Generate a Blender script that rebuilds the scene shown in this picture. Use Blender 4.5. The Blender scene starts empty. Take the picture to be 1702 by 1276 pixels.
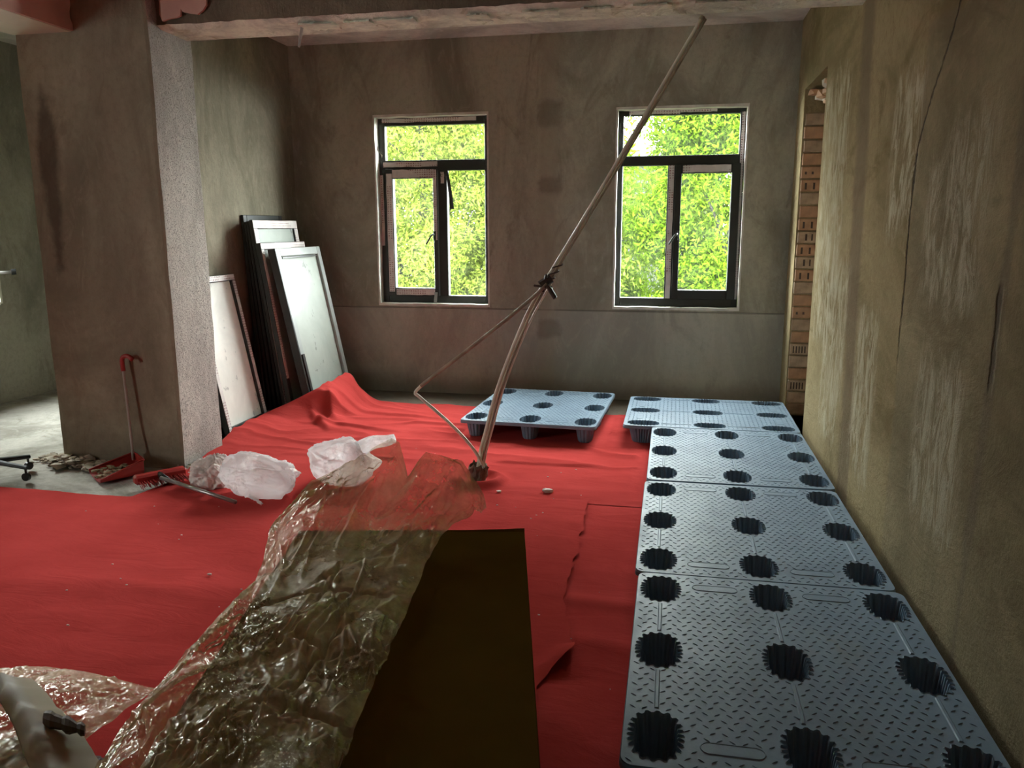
import bpy, math, random
import numpy as np
from mathutils import Vector, Matrix, noise

S = bpy.context.scene
COL = S.collection
PI = math.pi

# ------------------------------------------------------------------ camera
YAW, PITCH, ROLL, FPX = 0.1973, 0.1940, -0.0029, 1322.83
cd = bpy.data.cameras.new('camera')
cd.sensor_fit = 'HORIZONTAL'; cd.sensor_width = 36.0; cd.lens = FPX / 1702 * 36.0
cd.clip_start = 0.02; cd.clip_end = 300
cam = bpy.data.objects.new('camera', cd); COL.objects.link(cam)
_f = Vector((-math.sin(YAW)*math.cos(PITCH), math.cos(YAW)*math.cos(PITCH), -math.sin(PITCH)))
_r = Vector((math.cos(YAW), math.sin(YAW), 0)); _u = _r.cross(_f)
_c, _s = math.cos(ROLL), math.sin(ROLL)
_R = _r*_c + _u*_s; _U = _u*_c - _r*_s
cam.matrix_world = Matrix(((_R.x, _U.x, -_f.x, 0), (_R.y, _U.y, -_f.y, 0), (_R.z, _U.z, -_f.z, 1.51), (0, 0, 0, 1)))
S.camera = cam

# ------------------------------------------------------------------ world, exposure
SKY = 54.0
w = bpy.data.worlds.new('world'); S.world = w; w.use_nodes = True
bg = w.node_tree.nodes['Background']
bg.inputs[0].default_value = (0.93, 0.98, 1.0, 1); bg.inputs[1].default_value = SKY
S.view_settings.view_transform = 'Standard'
try: S.view_settings.look = 'None'
except Exception: pass
S.view_settings.gamma = 1.0
S.view_settings.use_curve_mapping = False
S.view_settings.exposure = 0.0
cy = S.cycles
cy.max_bounces = 6; cy.diffuse_bounces = 4; cy.glossy_bounces = 3; cy.transparent_max_bounces = 10
cy.transmission_bounces = 6; cy.caustics_reflective = False; cy.caustics_refractive = False
cy.use_denoising = True; cy.use_adaptive_sampling = True; cy.adaptive_threshold = .13; cy.adaptive_min_samples = 16
cy.sample_clamp_indirect = 6.0

def portal(name, loc, rot, sx, sy):          # sampling guide only, gives off no light
    l = bpy.data.lights.new(name, 'AREA'); l.shape = 'RECTANGLE'; l.size = sx; l.size_y = sy
    l.cycles.is_portal = True
    o = bpy.data.objects.new(name, l); COL.objects.link(o); o.location = loc; o.rotation_euler = rot
portal('window_portal', (-2.13, 7.26, 1.65), (-PI/2, 0, 0), 1.1, 1.75)
portal('window_portal', (0.034, 7.26, 1.65), (-PI/2, 0, 0), 1.1, 1.75)
portal('window_portal', (-6.02, 5.43, 1.68), (0, -PI/2, 0), 1.7, 1.16)
portal('window_portal', (-6.02, .79, 1.68), (0, -PI/2, 0), 1.7, .84)

# ------------------------------------------------------------------ materials
def newmat(name):
    m = bpy.data.materials.new(name); m.use_nodes = True
    nt = m.node_tree
    return m, nt, nt.nodes['Principled BSDF']
class G:
    def __init__(s, nt): s.nt = nt
    def n(s, t, **kw):
        nd = s.nt.nodes.new(t)
        for k, v in kw.items(): setattr(nd, k, v)
        return nd
    def link(s, a, b): s.nt.links.new(a, b)
    def _in(s, sock, v):
        if hasattr(v, 'is_output') or isinstance(v, bpy.types.NodeSocket): s.link(v, sock)
        else: sock.default_value = v
    def math(s, op, a, b=0.0, c=0.0, clamp=False):
        nd = s.n('ShaderNodeMath', operation=op); nd.use_clamp = clamp
        s._in(nd.inputs[0], a); s._in(nd.inputs[1], b); s._in(nd.inputs[2], c)
        return nd.outputs[0]
    def obj(s):
        return s.n('ShaderNodeTexCoord').outputs['Object']
    def scaled(s, vec, sc):
        nd = s.n('ShaderNodeMapping'); s.link(vec, nd.inputs[0]); nd.inputs['Scale'].default_value = sc
        return nd.outputs[0]
    def noise(s, vec, scale, detail=5, rough=0.55, dist=0.0):
        nd = s.n('ShaderNodeTexNoise'); s.link(vec, nd.inputs['Vector'])
        nd.inputs['Scale'].default_value = scale; nd.inputs['Detail'].default_value = detail
        nd.inputs['Roughness'].default_value = rough; nd.inputs['Distortion'].default_value = dist
        return nd.outputs['Fac']
    def smooth(s, x, lo, hi):
        nd = s.n('ShaderNodeMapRange'); nd.interpolation_type = 'SMOOTHSTEP'
        s._in(nd.inputs['Value'], x); nd.inputs['From Min'].default_value = lo; nd.inputs['From Max'].default_value = hi
        return nd.outputs['Result']
    def mix(s, fac, a, b):
        nd = s.n('ShaderNodeMix', data_type='RGBA'); s._in(nd.inputs[0], fac)
        for i, v in ((6, a), (7, b)):
            if isinstance(v, tuple): nd.inputs[i].default_value = (*v[:3], 1)
            else: s.link(v, nd.inputs[i])
        return nd.outputs[2]
    def xyz(s, vec):
        nd = s.n('ShaderNodeSeparateXYZ'); s.link(vec, nd.inputs[0]); return nd.outputs
    def fresnel(s, ior, normal=None):
        # same reflectance from both sides of a thin sheet (no inner total reflection)
        bf = s.n('ShaderNodeNewGeometry').outputs['Backfacing']
        k = s.math('ADD', ior, s.math('MULTIPLY', bf, 1/ior-ior))
        nd = s.n('ShaderNodeFresnel'); s.link(k, nd.inputs[0])
        if normal is not None: s.link(normal, nd.inputs['Normal'])
        return nd.outputs[0]
    def bump(s, h, strength=0.3, dist=0.01, normal=None):
        nd = s.n('ShaderNodeBump'); s.link(h, nd.inputs['Height'])
        nd.inputs['Strength'].default_value = strength; nd.inputs['Distance'].default_value = dist
        if normal is not None: s.link(normal, nd.inputs['Normal'])
        return nd.outputs[0]

def plain(name, col, rough=0.6, var=0.15, scale=8, metal=0.0, bump=0.0, spec=0.5, bscale=40):
    m, nt, b = newmat(name); g = G(nt); v = g.obj()
    f = g.noise(v, scale)
    lo = tuple(c*(1-var) for c in col); hi = tuple(min(1, c*(1+var)) for c in col)
    g.link(g.mix(g.smooth(f, .3, .7), lo, hi), b.inputs['Base Color'])
    b.inputs['Roughness'].default_value = rough; b.inputs['Metallic'].default_value = metal
    b.inputs['Specular IOR Level'].default_value = spec
    if bump: g.link(g.bump(g.noise(v, bscale), bump, 0.004), b.inputs['Normal'])
    return m

def plaster(name, cA, cB, cC, marks=None, stretch=(1, 1, .45), bump=0.35, speck=0.0, scale=1.1):
    """mottled trowelled cement: cA base, cB cloudy second tone, cC stain tone"""
    m, nt, b = newmat(name); g = G(nt); v = g.obj()
    vs = g.scaled(v, stretch)
    f1 = g.noise(vs, scale, 6, .65, .8)
    f2 = g.noise(vs, scale*2.7, 6, .7, 1.4)
    f3 = g.noise(v, 24, 4, .75)
    tr = g.noise(vs, 5.5, 6, .7, 3.0)
    dk = tuple(c*.78 for c in cA); lt = tuple(min(1, c*1.18) for c in cB)
    col = g.mix(g.smooth(f1, .34, .62), dk, lt)
    col = g.mix(g.math('MULTIPLY', g.smooth(f2, .52, .70), .75), col, cC)
    col = g.mix(g.math('MULTIPLY', g.smooth(tr, .50, .72), .40), col, tuple(min(1, c*1.3) for c in cB))
    col = g.mix(g.math('MULTIPLY', g.smooth(f3, .42, .70), .30), col, tuple(c*.72 for c in cA))
    h = g.math('ADD', g.math('MULTIPLY', tr, 1.0), g.math('MULTIPLY', g.noise(v, 48, 4, .75), .55))
    if speck:
        p = g.smooth(g.noise(v, 130, 3, .7), .54, .66)
        col = g.mix(g.math('MULTIPLY', p, speck), col, tuple(c*.35 for c in cA))
        h = g.math('SUBTRACT', h, g.math('MULTIPLY', p, 1.0))
    if marks:
        col, h = marks(g, v, col, h)
    g.link(col, b.inputs['Base Color'])
    b.inputs['Roughness'].default_value = .85; b.inputs['Specular IOR Level'].default_value = .0
    g.link(g.bump(h, bump, .014), b.inputs['Normal'])
    return m

def bandmask(g, a, centre, half, soft, wob, amp):
    """1 inside |a-centre|<half with a wobbling edge"""
    d = g.math('ABSOLUTE', g.math('SUBTRACT', a, centre))
    d = g.math('ADD', d, g.math('MULTIPLY', g.math('SUBTRACT', wob, .5), amp))
    return g.math('SUBTRACT', 1.0, g.smooth(d, half-soft, half+soft))

def marks_back(g, v, col, h):
    x, y, z = g.xyz(v)
    wob = g.noise(v, 3.5, 5, .6); wob2 = g.noise(v, 1.3, 4, .6)
    fine = g.noise(v, 8, 5, .7)
    # hairline joint at sill height
    ln = bandmask(g, z, .79, .006, .004, wob, .012)
    col = g.mix(g.math('MULTIPLY', ln, .7), col, (.07, .062, .05)); h = g.math('SUBTRACT', h, g.math('MULTIPLY', ln, .8))
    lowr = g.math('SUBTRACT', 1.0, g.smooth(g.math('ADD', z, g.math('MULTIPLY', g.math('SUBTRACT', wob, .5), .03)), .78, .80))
    col = g.mix(g.math('MULTIPLY', lowr, .35), col, (.48, .465, .43))      # greyer second coat below the joint, lightened to paint in floor bounce
    # filled chase running down between the windows
    ch = bandmask(g, x, -1.075, .07, .02, wob, .05)
    col = g.mix(g.math('MULTIPLY', ch, .5), col, (.37, .335, .26)); h = g.math('ADD', h, g.math('MULTIPLY', ch, .25))
    for zc, hw in ((2.46, .11), (1.87, .07), (.62, .07)):
        q = g.math('MULTIPLY', bandmask(g, z, zc, hw, .03, wob, .16), bandmask(g, x, -1.06, .10, .03, fine, .14))
        col = g.mix(g.math('MULTIPLY', q, .45), col, (.14, .13, .105))
    # darker along the foot of the wall
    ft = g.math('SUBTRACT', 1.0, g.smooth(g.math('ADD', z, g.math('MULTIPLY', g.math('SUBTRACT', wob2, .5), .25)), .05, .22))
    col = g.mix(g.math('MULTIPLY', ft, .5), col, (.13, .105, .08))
    return col, h

def marks_right(g, v, col, h):
    x, y, z = g.xyz(v)
    wob = g.noise(g.scaled(v, (1, 1, .5)), 3.0, 6, .65); fine = g.noise(v, 9, 6, .7); streak = g.noise(g.scaled(v, (1, 1.6, .5)), 9, 6, .75, 1.0)
    # coarse brownish vertical joint
    yc = g.math('ADD', 4.36, g.math('MULTIPLY', z, .10))
    j = bandmask(g, y, yc, .13, .05, wob, .22)
    col = g.mix(g.math('MULTIPLY', j, .75), col, (.185, .14, .095)); h = g.math('SUBTRACT', h, g.math('MULTIPLY', g.math('MULTIPLY', j, streak), 1.3))
    # scraped pale patches
    for yc, hy, zc, hz in ((3.72, .20, 1.80, .32), (3.25, .09, 1.50, .24), (5.30, .36, 1.60, .80), (4.9, .3, .8, .5), (2.95, .22, 1.55, .3), (4.1, .2, .7, .4), (3.0, .25, .75, .3)):
        q = g.math('MULTIPLY', bandmask(g, y, yc, hy, .06, wob, .25), bandmask(g, z, zc, hz, .08, fine, .35))
        q = g.math('MULTIPLY', q, g.smooth(streak, .40, .62))
        col = g.mix(g.math('MULTIPLY', q, .85), col, (.50, .445, .32)); h = g.math('ADD', h, g.math('MULTIPLY', q, .5))
    # long crack leaning back towards the top
    yk = g.math('ADD', g.math('SUBTRACT', 3.54, g.math('MULTIPLY', g.smooth(z, 1.75, 2.4), .42)), g.math('ADD', g.math('MULTIPLY', g.math('SUBTRACT', wob, .5), .16), g.math('MULTIPLY', g.math('SUBTRACT', fine, .5), .07)))
    ck = g.math('MULTIPLY', g.math('MULTIPLY', bandmask(g, y, yk, .010, .009, streak, .03), g.smooth(z, .85, 1.1)), g.smooth(streak, .30, .50))
    col = g.mix(ck, col, (.06, .05, .04)); h = g.math('SUBTRACT', h, g.math('MULTIPLY', ck, 3.0))
    # cracks nearer the camera
    ck = g.math('MULTIPLY', bandmask(g, y, 2.555, .014, .008, fine, .05), bandmask(g, z, 1.18, .14, .03, wob, .05))
    col = g.mix(ck, col, (.06, .05, .04)); h = g.math('SUBTRACT', h, g.math('MULTIPLY', ck, 3.0))
    ck = bandmask(g, y, g.math('SUBTRACT', 2.62, g.math('MULTIPLY', z, .06)), .03, .02, wob, .16)
    col = g.mix(g.math('MULTIPLY', ck, .5), col, (.14, .11, .08))
    # differently trowelled second coat, its upper edge runs diagonally
    dg = g.math('SUBTRACT', z, g.math('SUBTRACT', 2.26, g.math('MULTIPLY', g.math('SUBTRACT', y, 3.25), -.04)))
    sm = g.math('SUBTRACT', 1.0, g.smooth(g.math('ADD', dg, g.math('MULTIPLY', g.math('SUBTRACT', wob, .5), .2)), -.02, .02))
    sm = g.math('MULTIPLY', sm, g.math('SUBTRACT', 1.0, g.smooth(y, 3.5, 3.56)))
    col = g.mix(g.math('MULTIPLY', sm, .3), col, (.17, .155, .12))
    return col, h

def marks_pillar(g, v, col, h):
    x, y, z = g.xyz(v)
    wob = g.noise(v, 2.2, 6, .65); wob2 = g.noise(v, 5, 5, .6)
    q = g.math('MULTIPLY', bandmask(g, x, -3.78, .05, .03, wob, .22), bandmask(g, z, 1.78, .55, .05, wob2, .3))
    col = g.mix(g.math('MULTIPLY', q, .7), col, (.085, .062, .045))
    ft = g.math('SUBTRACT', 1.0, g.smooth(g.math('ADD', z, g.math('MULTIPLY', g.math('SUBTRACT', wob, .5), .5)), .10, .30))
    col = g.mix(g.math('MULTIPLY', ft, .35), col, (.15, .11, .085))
    q = g.math('MULTIPLY', bandmask(g, x, -3.3, .18, .1, wob, .4), bandmask(g, z, 1.5, 1.2, .3, wob2, .6))
    col = g.mix(g.math('MULTIPLY', q, .3), col, (.17, .125, .09))
    return col, h

M = {}
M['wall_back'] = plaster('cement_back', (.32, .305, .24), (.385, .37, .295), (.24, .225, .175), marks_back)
M['wall_right'] = plaster('cement_right', (.24, .188, .102), (.292, .234, .136), (.176, .13, .068), marks_right, stretch=(1, .38, .75), bump=.55, scale=1.5)
M['wall_left'] = plaster('cement_left', (.225, .198, .145), (.275, .245, .185), (.18, .155, .11), None, bump=.45)
M['wall_plain'] = plaster('cement_plain', (.26, .245, .20), (.32, .30, .25), (.2, .18, .15))
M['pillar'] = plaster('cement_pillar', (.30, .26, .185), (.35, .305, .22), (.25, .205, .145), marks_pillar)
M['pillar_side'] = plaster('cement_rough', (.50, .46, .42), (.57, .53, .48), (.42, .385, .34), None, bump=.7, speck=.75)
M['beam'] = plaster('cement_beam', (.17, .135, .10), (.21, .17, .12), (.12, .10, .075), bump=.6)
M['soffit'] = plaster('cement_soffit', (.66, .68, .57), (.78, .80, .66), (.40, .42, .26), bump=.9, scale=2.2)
M['ceiling'] = plaster('cement_ceiling', (.58, .56, .50), (.66, .64, .57), (.50, .48, .42), bump=.2)
M['pink'] = plain('pink_paint', (.62, .36, .29), .75, .12, 4)
M['cream_paint'] = plain('cream_paint', (.68, .60, .46), .75, .06, 4)
def marks_floor(g, v, col, h):
    x, y, z = g.xyz(v); wob = g.noise(v, 2.5, 5, .6)
    q = g.math('MULTIPLY', g.smooth(g.math('ADD', y, g.math('MULTIPLY', g.math('SUBTRACT', wob, .5), .4)), 6.1, 6.4), g.smooth(x, -3.5, -3.4))
    return g.mix(g.math('MULTIPLY', q, .85), col, (.13, .10, .075)), h
M['floor'] = plaster('screed_floor', (.37, .345, .295), (.46, .435, .385), (.28, .255, .205), marks_floor, stretch=(1, 1, 1), bump=.5, scale=1.4)
M['reveal'] = plain('reveal_render', (.66, .64, .58), .8, .15, 9, bump=.4)
M['dark_frame'] = plain('dark_aluminium', (.022, .024, .020), .42, .2, 6)
M['brick'] = plain('clay_brick', (.36, .205, .115), .85, .25, 9, bump=.5)
M['brick2'] = plain('mortar_smeared_brick', (.33, .235, .155), .88, .25, 14, bump=.5)
M['hole_shade'] = plain('painted_hole_shade', (.05, .033, .022), .9, .1)  # shade of the brick holes as a flat dark colour
M['mortar'] = plain('old_mortar', (.40, .33, .25), .9, .2, 12, bump=.6)
M['conduit'] = plain('ivory_conduit', (.78, .75, .62), .38, .14, 5)
M['conduit_dirty'] = plain('grimy_conduit', (.34, .29, .21), .5, .3, 9)
M['iron'] = plain('rusty_iron', (.045, .034, .026), .45, .35, 20, metal=.3, bump=.3)
M['paper_brown'] = plain('grubby_brown_paper', (.17, .13, .09), .8, .3, 14, bump=.5)
M['red_plastic'] = plain('red_plastic', (.36, .022, .018), .45, .15, 6)
M['steel_tube'] = plain('steel_tube', (.42, .40, .38), .35, .12, 9, metal=.75)
M['white_tube'] = plain('pale_tube', (.42, .37, .33), .45, .1, 9)
M['black_plastic'] = plain('black_plastic', (.012, .012, .012), .45, .2, 6)
M['rag'] = plain('pinkish_rag', (.80, .70, .65), .9, .16, 20, bump=.3)
M['rubble'] = plain('plaster_rubble', (.36, .30, .225), .9, .35, 9, bump=.6)
M['scrap'] = plain('white_scrap', (.68, .58, .52), .7, .1)
M['wood'] = plain('dark_offcut', (.10, .06, .03), .7, .3, 9, bump=.4)
M['carton'] = plain('dark_brown_board', (.115, .072, .015), .9, .12, 3, spec=0.0)
M['masking'] = plain('masking_paper', (.36, .30, .20), .65, .08, 5)
M['dust'] = plain('sweepings', (.30, .23, .14), .9, .4, 22, bump=.6)
M['bundle'] = plain('black_bin_liner', (.020, .019, .022), .3, .2, 10, bump=.3)

def cloth_mat():
    m, nt, b = newmat('red_nonwoven'); g = G(nt); v = g.obj()
    f = g.noise(v, 2.2, 6, .6); ff = g.noise(v, 45, 4, .7); dirt = g.smooth(g.noise(g.scaled(v, (1, .6, 1)), 3.3, 7, .7, 1.0), .60, .80)
    col = g.mix(g.smooth(f, .3, .7), (.43, .050, .045), (.505, .062, .057))
    col = g.mix(g.math('MULTIPLY', dirt, .35), col, (.40, .055, .042))
    col = g.mix(g.math('MULTIPLY', g.smooth(ff, .45, .75), .16), col, (.53, .055, .047))
    g.link(col, b.inputs['Base Color']); b.inputs['Roughness'].default_value = .8
    b.inputs['Specular IOR Level'].default_value = .0
    b.inputs['Sheen Weight'].default_value = .0; b.inputs['Sheen Roughness'].default_value = .45
    b.inputs['Sheen Tint'].default_value = (1, .45, .45, 1)
    h = g.math('ADD', g.math('MULTIPLY', g.noise(g.scaled(v, (.6, 1.6, 1)), 5, 6, .6, 1.5), 1.0), g.math('MULTIPLY', g.noise(v, 300, 2, .5), .06))
    g.link(g.bump(h, .35, .012), b.inputs['Normal'])
    return m
M['cloth'] = cloth_mat()

def pallet_mat():
    m, nt, b = newmat('blue_grey_pallet_plastic'); g = G(nt); v = g.obj()
    oi = g.n('ShaderNodeObjectInfo').outputs['Random']
    vv = g.n('ShaderNodeVectorMath', operation='ADD'); g.link(v, vv.inputs[0])
    cb = g.n('ShaderNodeCombineXYZ'); g.link(g.math('MULTIPLY', oi, 37.0), cb.inputs[0]); g.link(cb.outputs[0], vv.inputs[1]); v = vv.outputs[0]
    f = g.noise(v, 3.0, 6, .65, .8); f2 = g.noise(g.scaled(v, (1.5, .7, 1)), 7, 6, .7, 1.0)
    col = g.mix(g.smooth(f, .3, .7), (.165, .225, .29), (.21, .288, .36))
    col = g.mix(g.math('MULTIPLY', g.smooth(f2, .55, .75), .5), col, (.17, .18, .17))
    col = g.mix(g.math('MULTIPLY', g.smooth(g.noise(v, 1.9, 5, .6), .60, .78), .5), col, (.20, .175, .115))
    g.link(col, b.inputs['Base Color'])
    rr = g.smooth(f2, .2, .9); rn = g.math('ADD', .34, g.math('MULTIPLY', rr, .2)); g.link(rn, b.inputs['Roughness'])
    b.inputs['Specular IOR Level'].default_value = .10
    g.link(g.bump(g.noise(v, 90, 3, .6), .12, .003), b.inputs['Normal'])
    return m
M['pallet'] = pallet_mat()

def tape_mat(name, a, c, base=(.80, .76, .72)):
    """pale protective tape with rows of small faded red print; a,c are the in-plane axes"""
    m, nt, b = newmat(name); g = G(nt); v = g.obj(); p = g.xyz(v)
    cmb = g.n('ShaderNodeCombineXYZ'); g.link(p[a], cmb.inputs[0]); g.link(p[c], cmb.inputs[1])
    br = g.n('ShaderNodeTexBrick'); g.link(cmb.outputs[0], br.inputs['Vector'])
    br.inputs['Scale'].default_value = 1.0; br.inputs['Mortar Size'].default_value = .0055
    br.inputs['Brick Width'].default_value = .022; br.inputs['Row Height'].default_value = .020
    br.inputs['Color1'].default_value = (1, 1, 1, 1); br.inputs['Color2'].default_value = (.6, .6, .6, 1); br.inputs['Mortar'].default_value = (0, 0, 0, 1)
    br.offset = 0.0; br.inputs['Mortar Smooth'].default_value = .3
    glyph = g.smooth(g.noise(cmb.outputs[0], 140, 2, .5), .36, .50)
    sect = g.smooth(g.noise(g.scaled(cmb.outputs[0], (1, 1, 1)), 4.0, 1, .5), .46, .50)
    fac = g.math('MULTIPLY', g.math('MULTIPLY', br.outputs['Color'], glyph), sect)
    col = g.mix(g.smooth(g.noise(v, 11, 5), .3, .75), tuple(q*.8 for q in base), base)
    col = g.mix(g.math('MULTIPLY', fac, .95), col, (.20, .035, .04))
    g.link(col, b.inputs['Base Color']); b.inputs['Roughness'].default_value = .5
    g.link(g.bump(g.noise(v, 55, 4), .25, .003), b.inputs['Normal'])
    return m
M['tape'] = tape_mat('printed_tape_facing', 0, 2)
M['tape_side'] = tape_mat('printed_tape_leaning', 1, 2, (.82, .76, .72))

def glass_mat(name, haze, tint=(.97, .99, .97), hazecol=(.85, .9, .85)):
    m, nt, b = newmat(name); g = G(nt); nt.nodes.remove(b)
    out = nt.nodes['Material Output']
    tr = g.n('ShaderNodeBsdfTransparent'); tr.inputs[0].default_value = (*tint, 1)
    gl = g.n('ShaderNodeBsdfGlossy'); gl.inputs['Roughness'].default_value = .02
    fr = g.fresnel(1.5)
    mx = g.n('ShaderNodeMixShader'); g.link(fr, mx.inputs[0]); g.link(tr.outputs[0], mx.inputs[1]); g.link(gl.outputs[0], mx.inputs[2])
    tl = g.n('ShaderNodeBsdfTranslucent'); tl.inputs[0].default_value = (*hazecol, 1)
    df = g.n('ShaderNodeBsdfDiffuse'); df.inputs[0].default_value = (*hazecol, 1)
    hz = g.n('ShaderNodeMixShader'); hz.inputs[0].default_value = .5; g.link(tl.outputs[0], hz.inputs[1]); g.link(df.outputs[0], hz.inputs[2])
    v = g.obj(); f = g.math('MULTIPLY', g.smooth(g.noise(v, 4, 6, .7), .25, .85), haze)
    m2 = g.n('ShaderNodeMixShader'); g.link(f, m2.inputs[0]); g.link(mx.outputs[0], m2.inputs[1]); g.link(hz.outputs[0], m2.inputs[2])
    g.link(m2.outputs[0], out.inputs[0])
    return m
M['glass'] = glass_mat('window_glass', .012)

def dusty_pane(name, col, rough=.5):
    m, nt, b = newmat(name); g = G(nt); v = g.obj()
    f = g.noise(v, 3.2, 6, .65, .6); sp = g.smooth(g.noise(g.scaled(v, (1, 1, .8)), 7, 5, .6), (.63), .67)
    c = g.mix(g.smooth(f, .3, .7), tuple(q*.86 for q in col), col)
    c = g.mix(g.math('MULTIPLY', sp, .7), c, tuple(q*.4 for q in col))
    g.link(c, b.inputs['Base Color']); b.inputs['Roughness'].default_value = rough; b.inputs['Specular IOR Level'].default_value = .4
    return m
M['pane_pale'] = dusty_pane('filmed_pane_pale', (.90, .87, .79))
M['pane_grey'] = dusty_pane('filmed_pane_grey', (.40, .435, .385))
M['pane_dark'] = dusty_pane('bare_pane', (.20, .25, .22), .06)
M['grey_alu'] = plain('grey_aluminium', (.33, .35, .33), .4, .1, 6)

def film_mat(name, body, tint, bodycol, rough=.16, front=.5):
    """thin clear crumpled polythene: mostly see-through, glossy, faintly milky"""
    m, nt, b = newmat(name); g = G(nt); nt.nodes.remove(b); out = nt.nodes['Material Output']
    v = g.obj()
    bp = g.bump(g.math('ADD', g.noise(v, 26, 5, .65, 3.0), g.math('MULTIPLY', g.noise(v, 90, 3, .6, 2.0), .45)), .8, .008)
    tr = g.n('ShaderNodeBsdfTransparent'); tr.inputs[0].default_value = (*tint, 1)
    gl = g.n('ShaderNodeBsdfGlossy'); gl.inputs['Roughness'].default_value = rough; gl.inputs[0].default_value = (1, .98, .9, 1); g.link(bp, gl.inputs['Normal'])
    fr = g.fresnel(1.6, bp)
    fac = g.math('ADD', .05, g.math('MULTIPLY', fr, 1.2), clamp=True)
    mx = g.n('ShaderNodeMixShader'); g.link(fac, mx.inputs[0]); g.link(tr.outputs[0], mx.inputs[1]); g.link(gl.outputs[0], mx.inputs[2])
    tl = g.n('ShaderNodeBsdfTranslucent'); tl.inputs[0].default_value = (*bodycol, 1)
    df = g.n('ShaderNodeBsdfDiffuse'); df.inputs[0].default_value = (*bodycol, 1)
    hz = g.n('ShaderNodeMixShader'); hz.inputs[0].default_value = front; g.link(tl.outputs[0], hz.inputs[1]); g.link(df.outputs[0], hz.inputs[2])
    f = g.math('MINIMUM', g.math('MULTIPLY', g.smooth(g.noise(v, 6, 5, .7), .1, .9), body), .93)
    m2 = g.n('ShaderNodeMixShader'); g.link(f, m2.inputs[0]); g.link(mx.outputs[0], m2.inputs[1]); g.link(hz.outputs[0], m2.inputs[2])
    g.link(m2.outputs[0], out.inputs[0])
    return m
M['film'] = film_mat('clear_wrapping_film', .68, (.90, .88, .78), (.90, .78, .52), .06, .8)
M['bag'] = film_mat('white_carrier_film', 2.1, (.95, .95, .95), (.98, .97, .97), .2, .35)

def leaf_mat(name, a, b2, c, tr=.45):
    m, nt, b = newmat(name); g = G(nt); nt.nodes.remove(b); out = nt.nodes['Material Output']
    v = g.obj(); f = g.noise(v, .9, 5, .7); f2 = g.noise(v, 7, 3, .7)
    col = g.mix(g.smooth(f, .35, .65), a, b2); col = g.mix(g.math('MULTIPLY', g.smooth(f2, .45, .7), .6), col, c)
    df = g.n('ShaderNodeBsdfDiffuse'); g.link(col, df.inputs[0])
    tl = g.n('ShaderNodeBsdfTranslucent'); g.link(col, tl.inputs[0])
    mx = g.n('ShaderNodeMixShader'); mx.inputs[0].default_value = tr; g.link(df.outputs[0], mx.inputs[1]); g.link(tl.outputs[0], mx.inputs[2])
    g.link(mx.outputs[0], out.inputs[0]); return m
M['leaf'] = leaf_mat('fresh_leaves', (.060, .115, .005), (.082, .136, .008), (.125, .160, .018))
M['leaf2'] = leaf_mat('pale_leaves', (.092, .128, .014), (.124, .156, .024), (.162, .186, .040))
M['bark'] = plain('bark', (.016, .013, .010), .9, .3, 12)
M['grass'] = plain('grassy_ground', (.02, .03, .008), .9, .3, 2)
M['house'] = plain('pale_house_render', (.035, .035, .034), .9, .05, 1)
M['roof'] = plain('grey_roof_sheet', (.016, .018, .02), .6, .1, 2)

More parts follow.
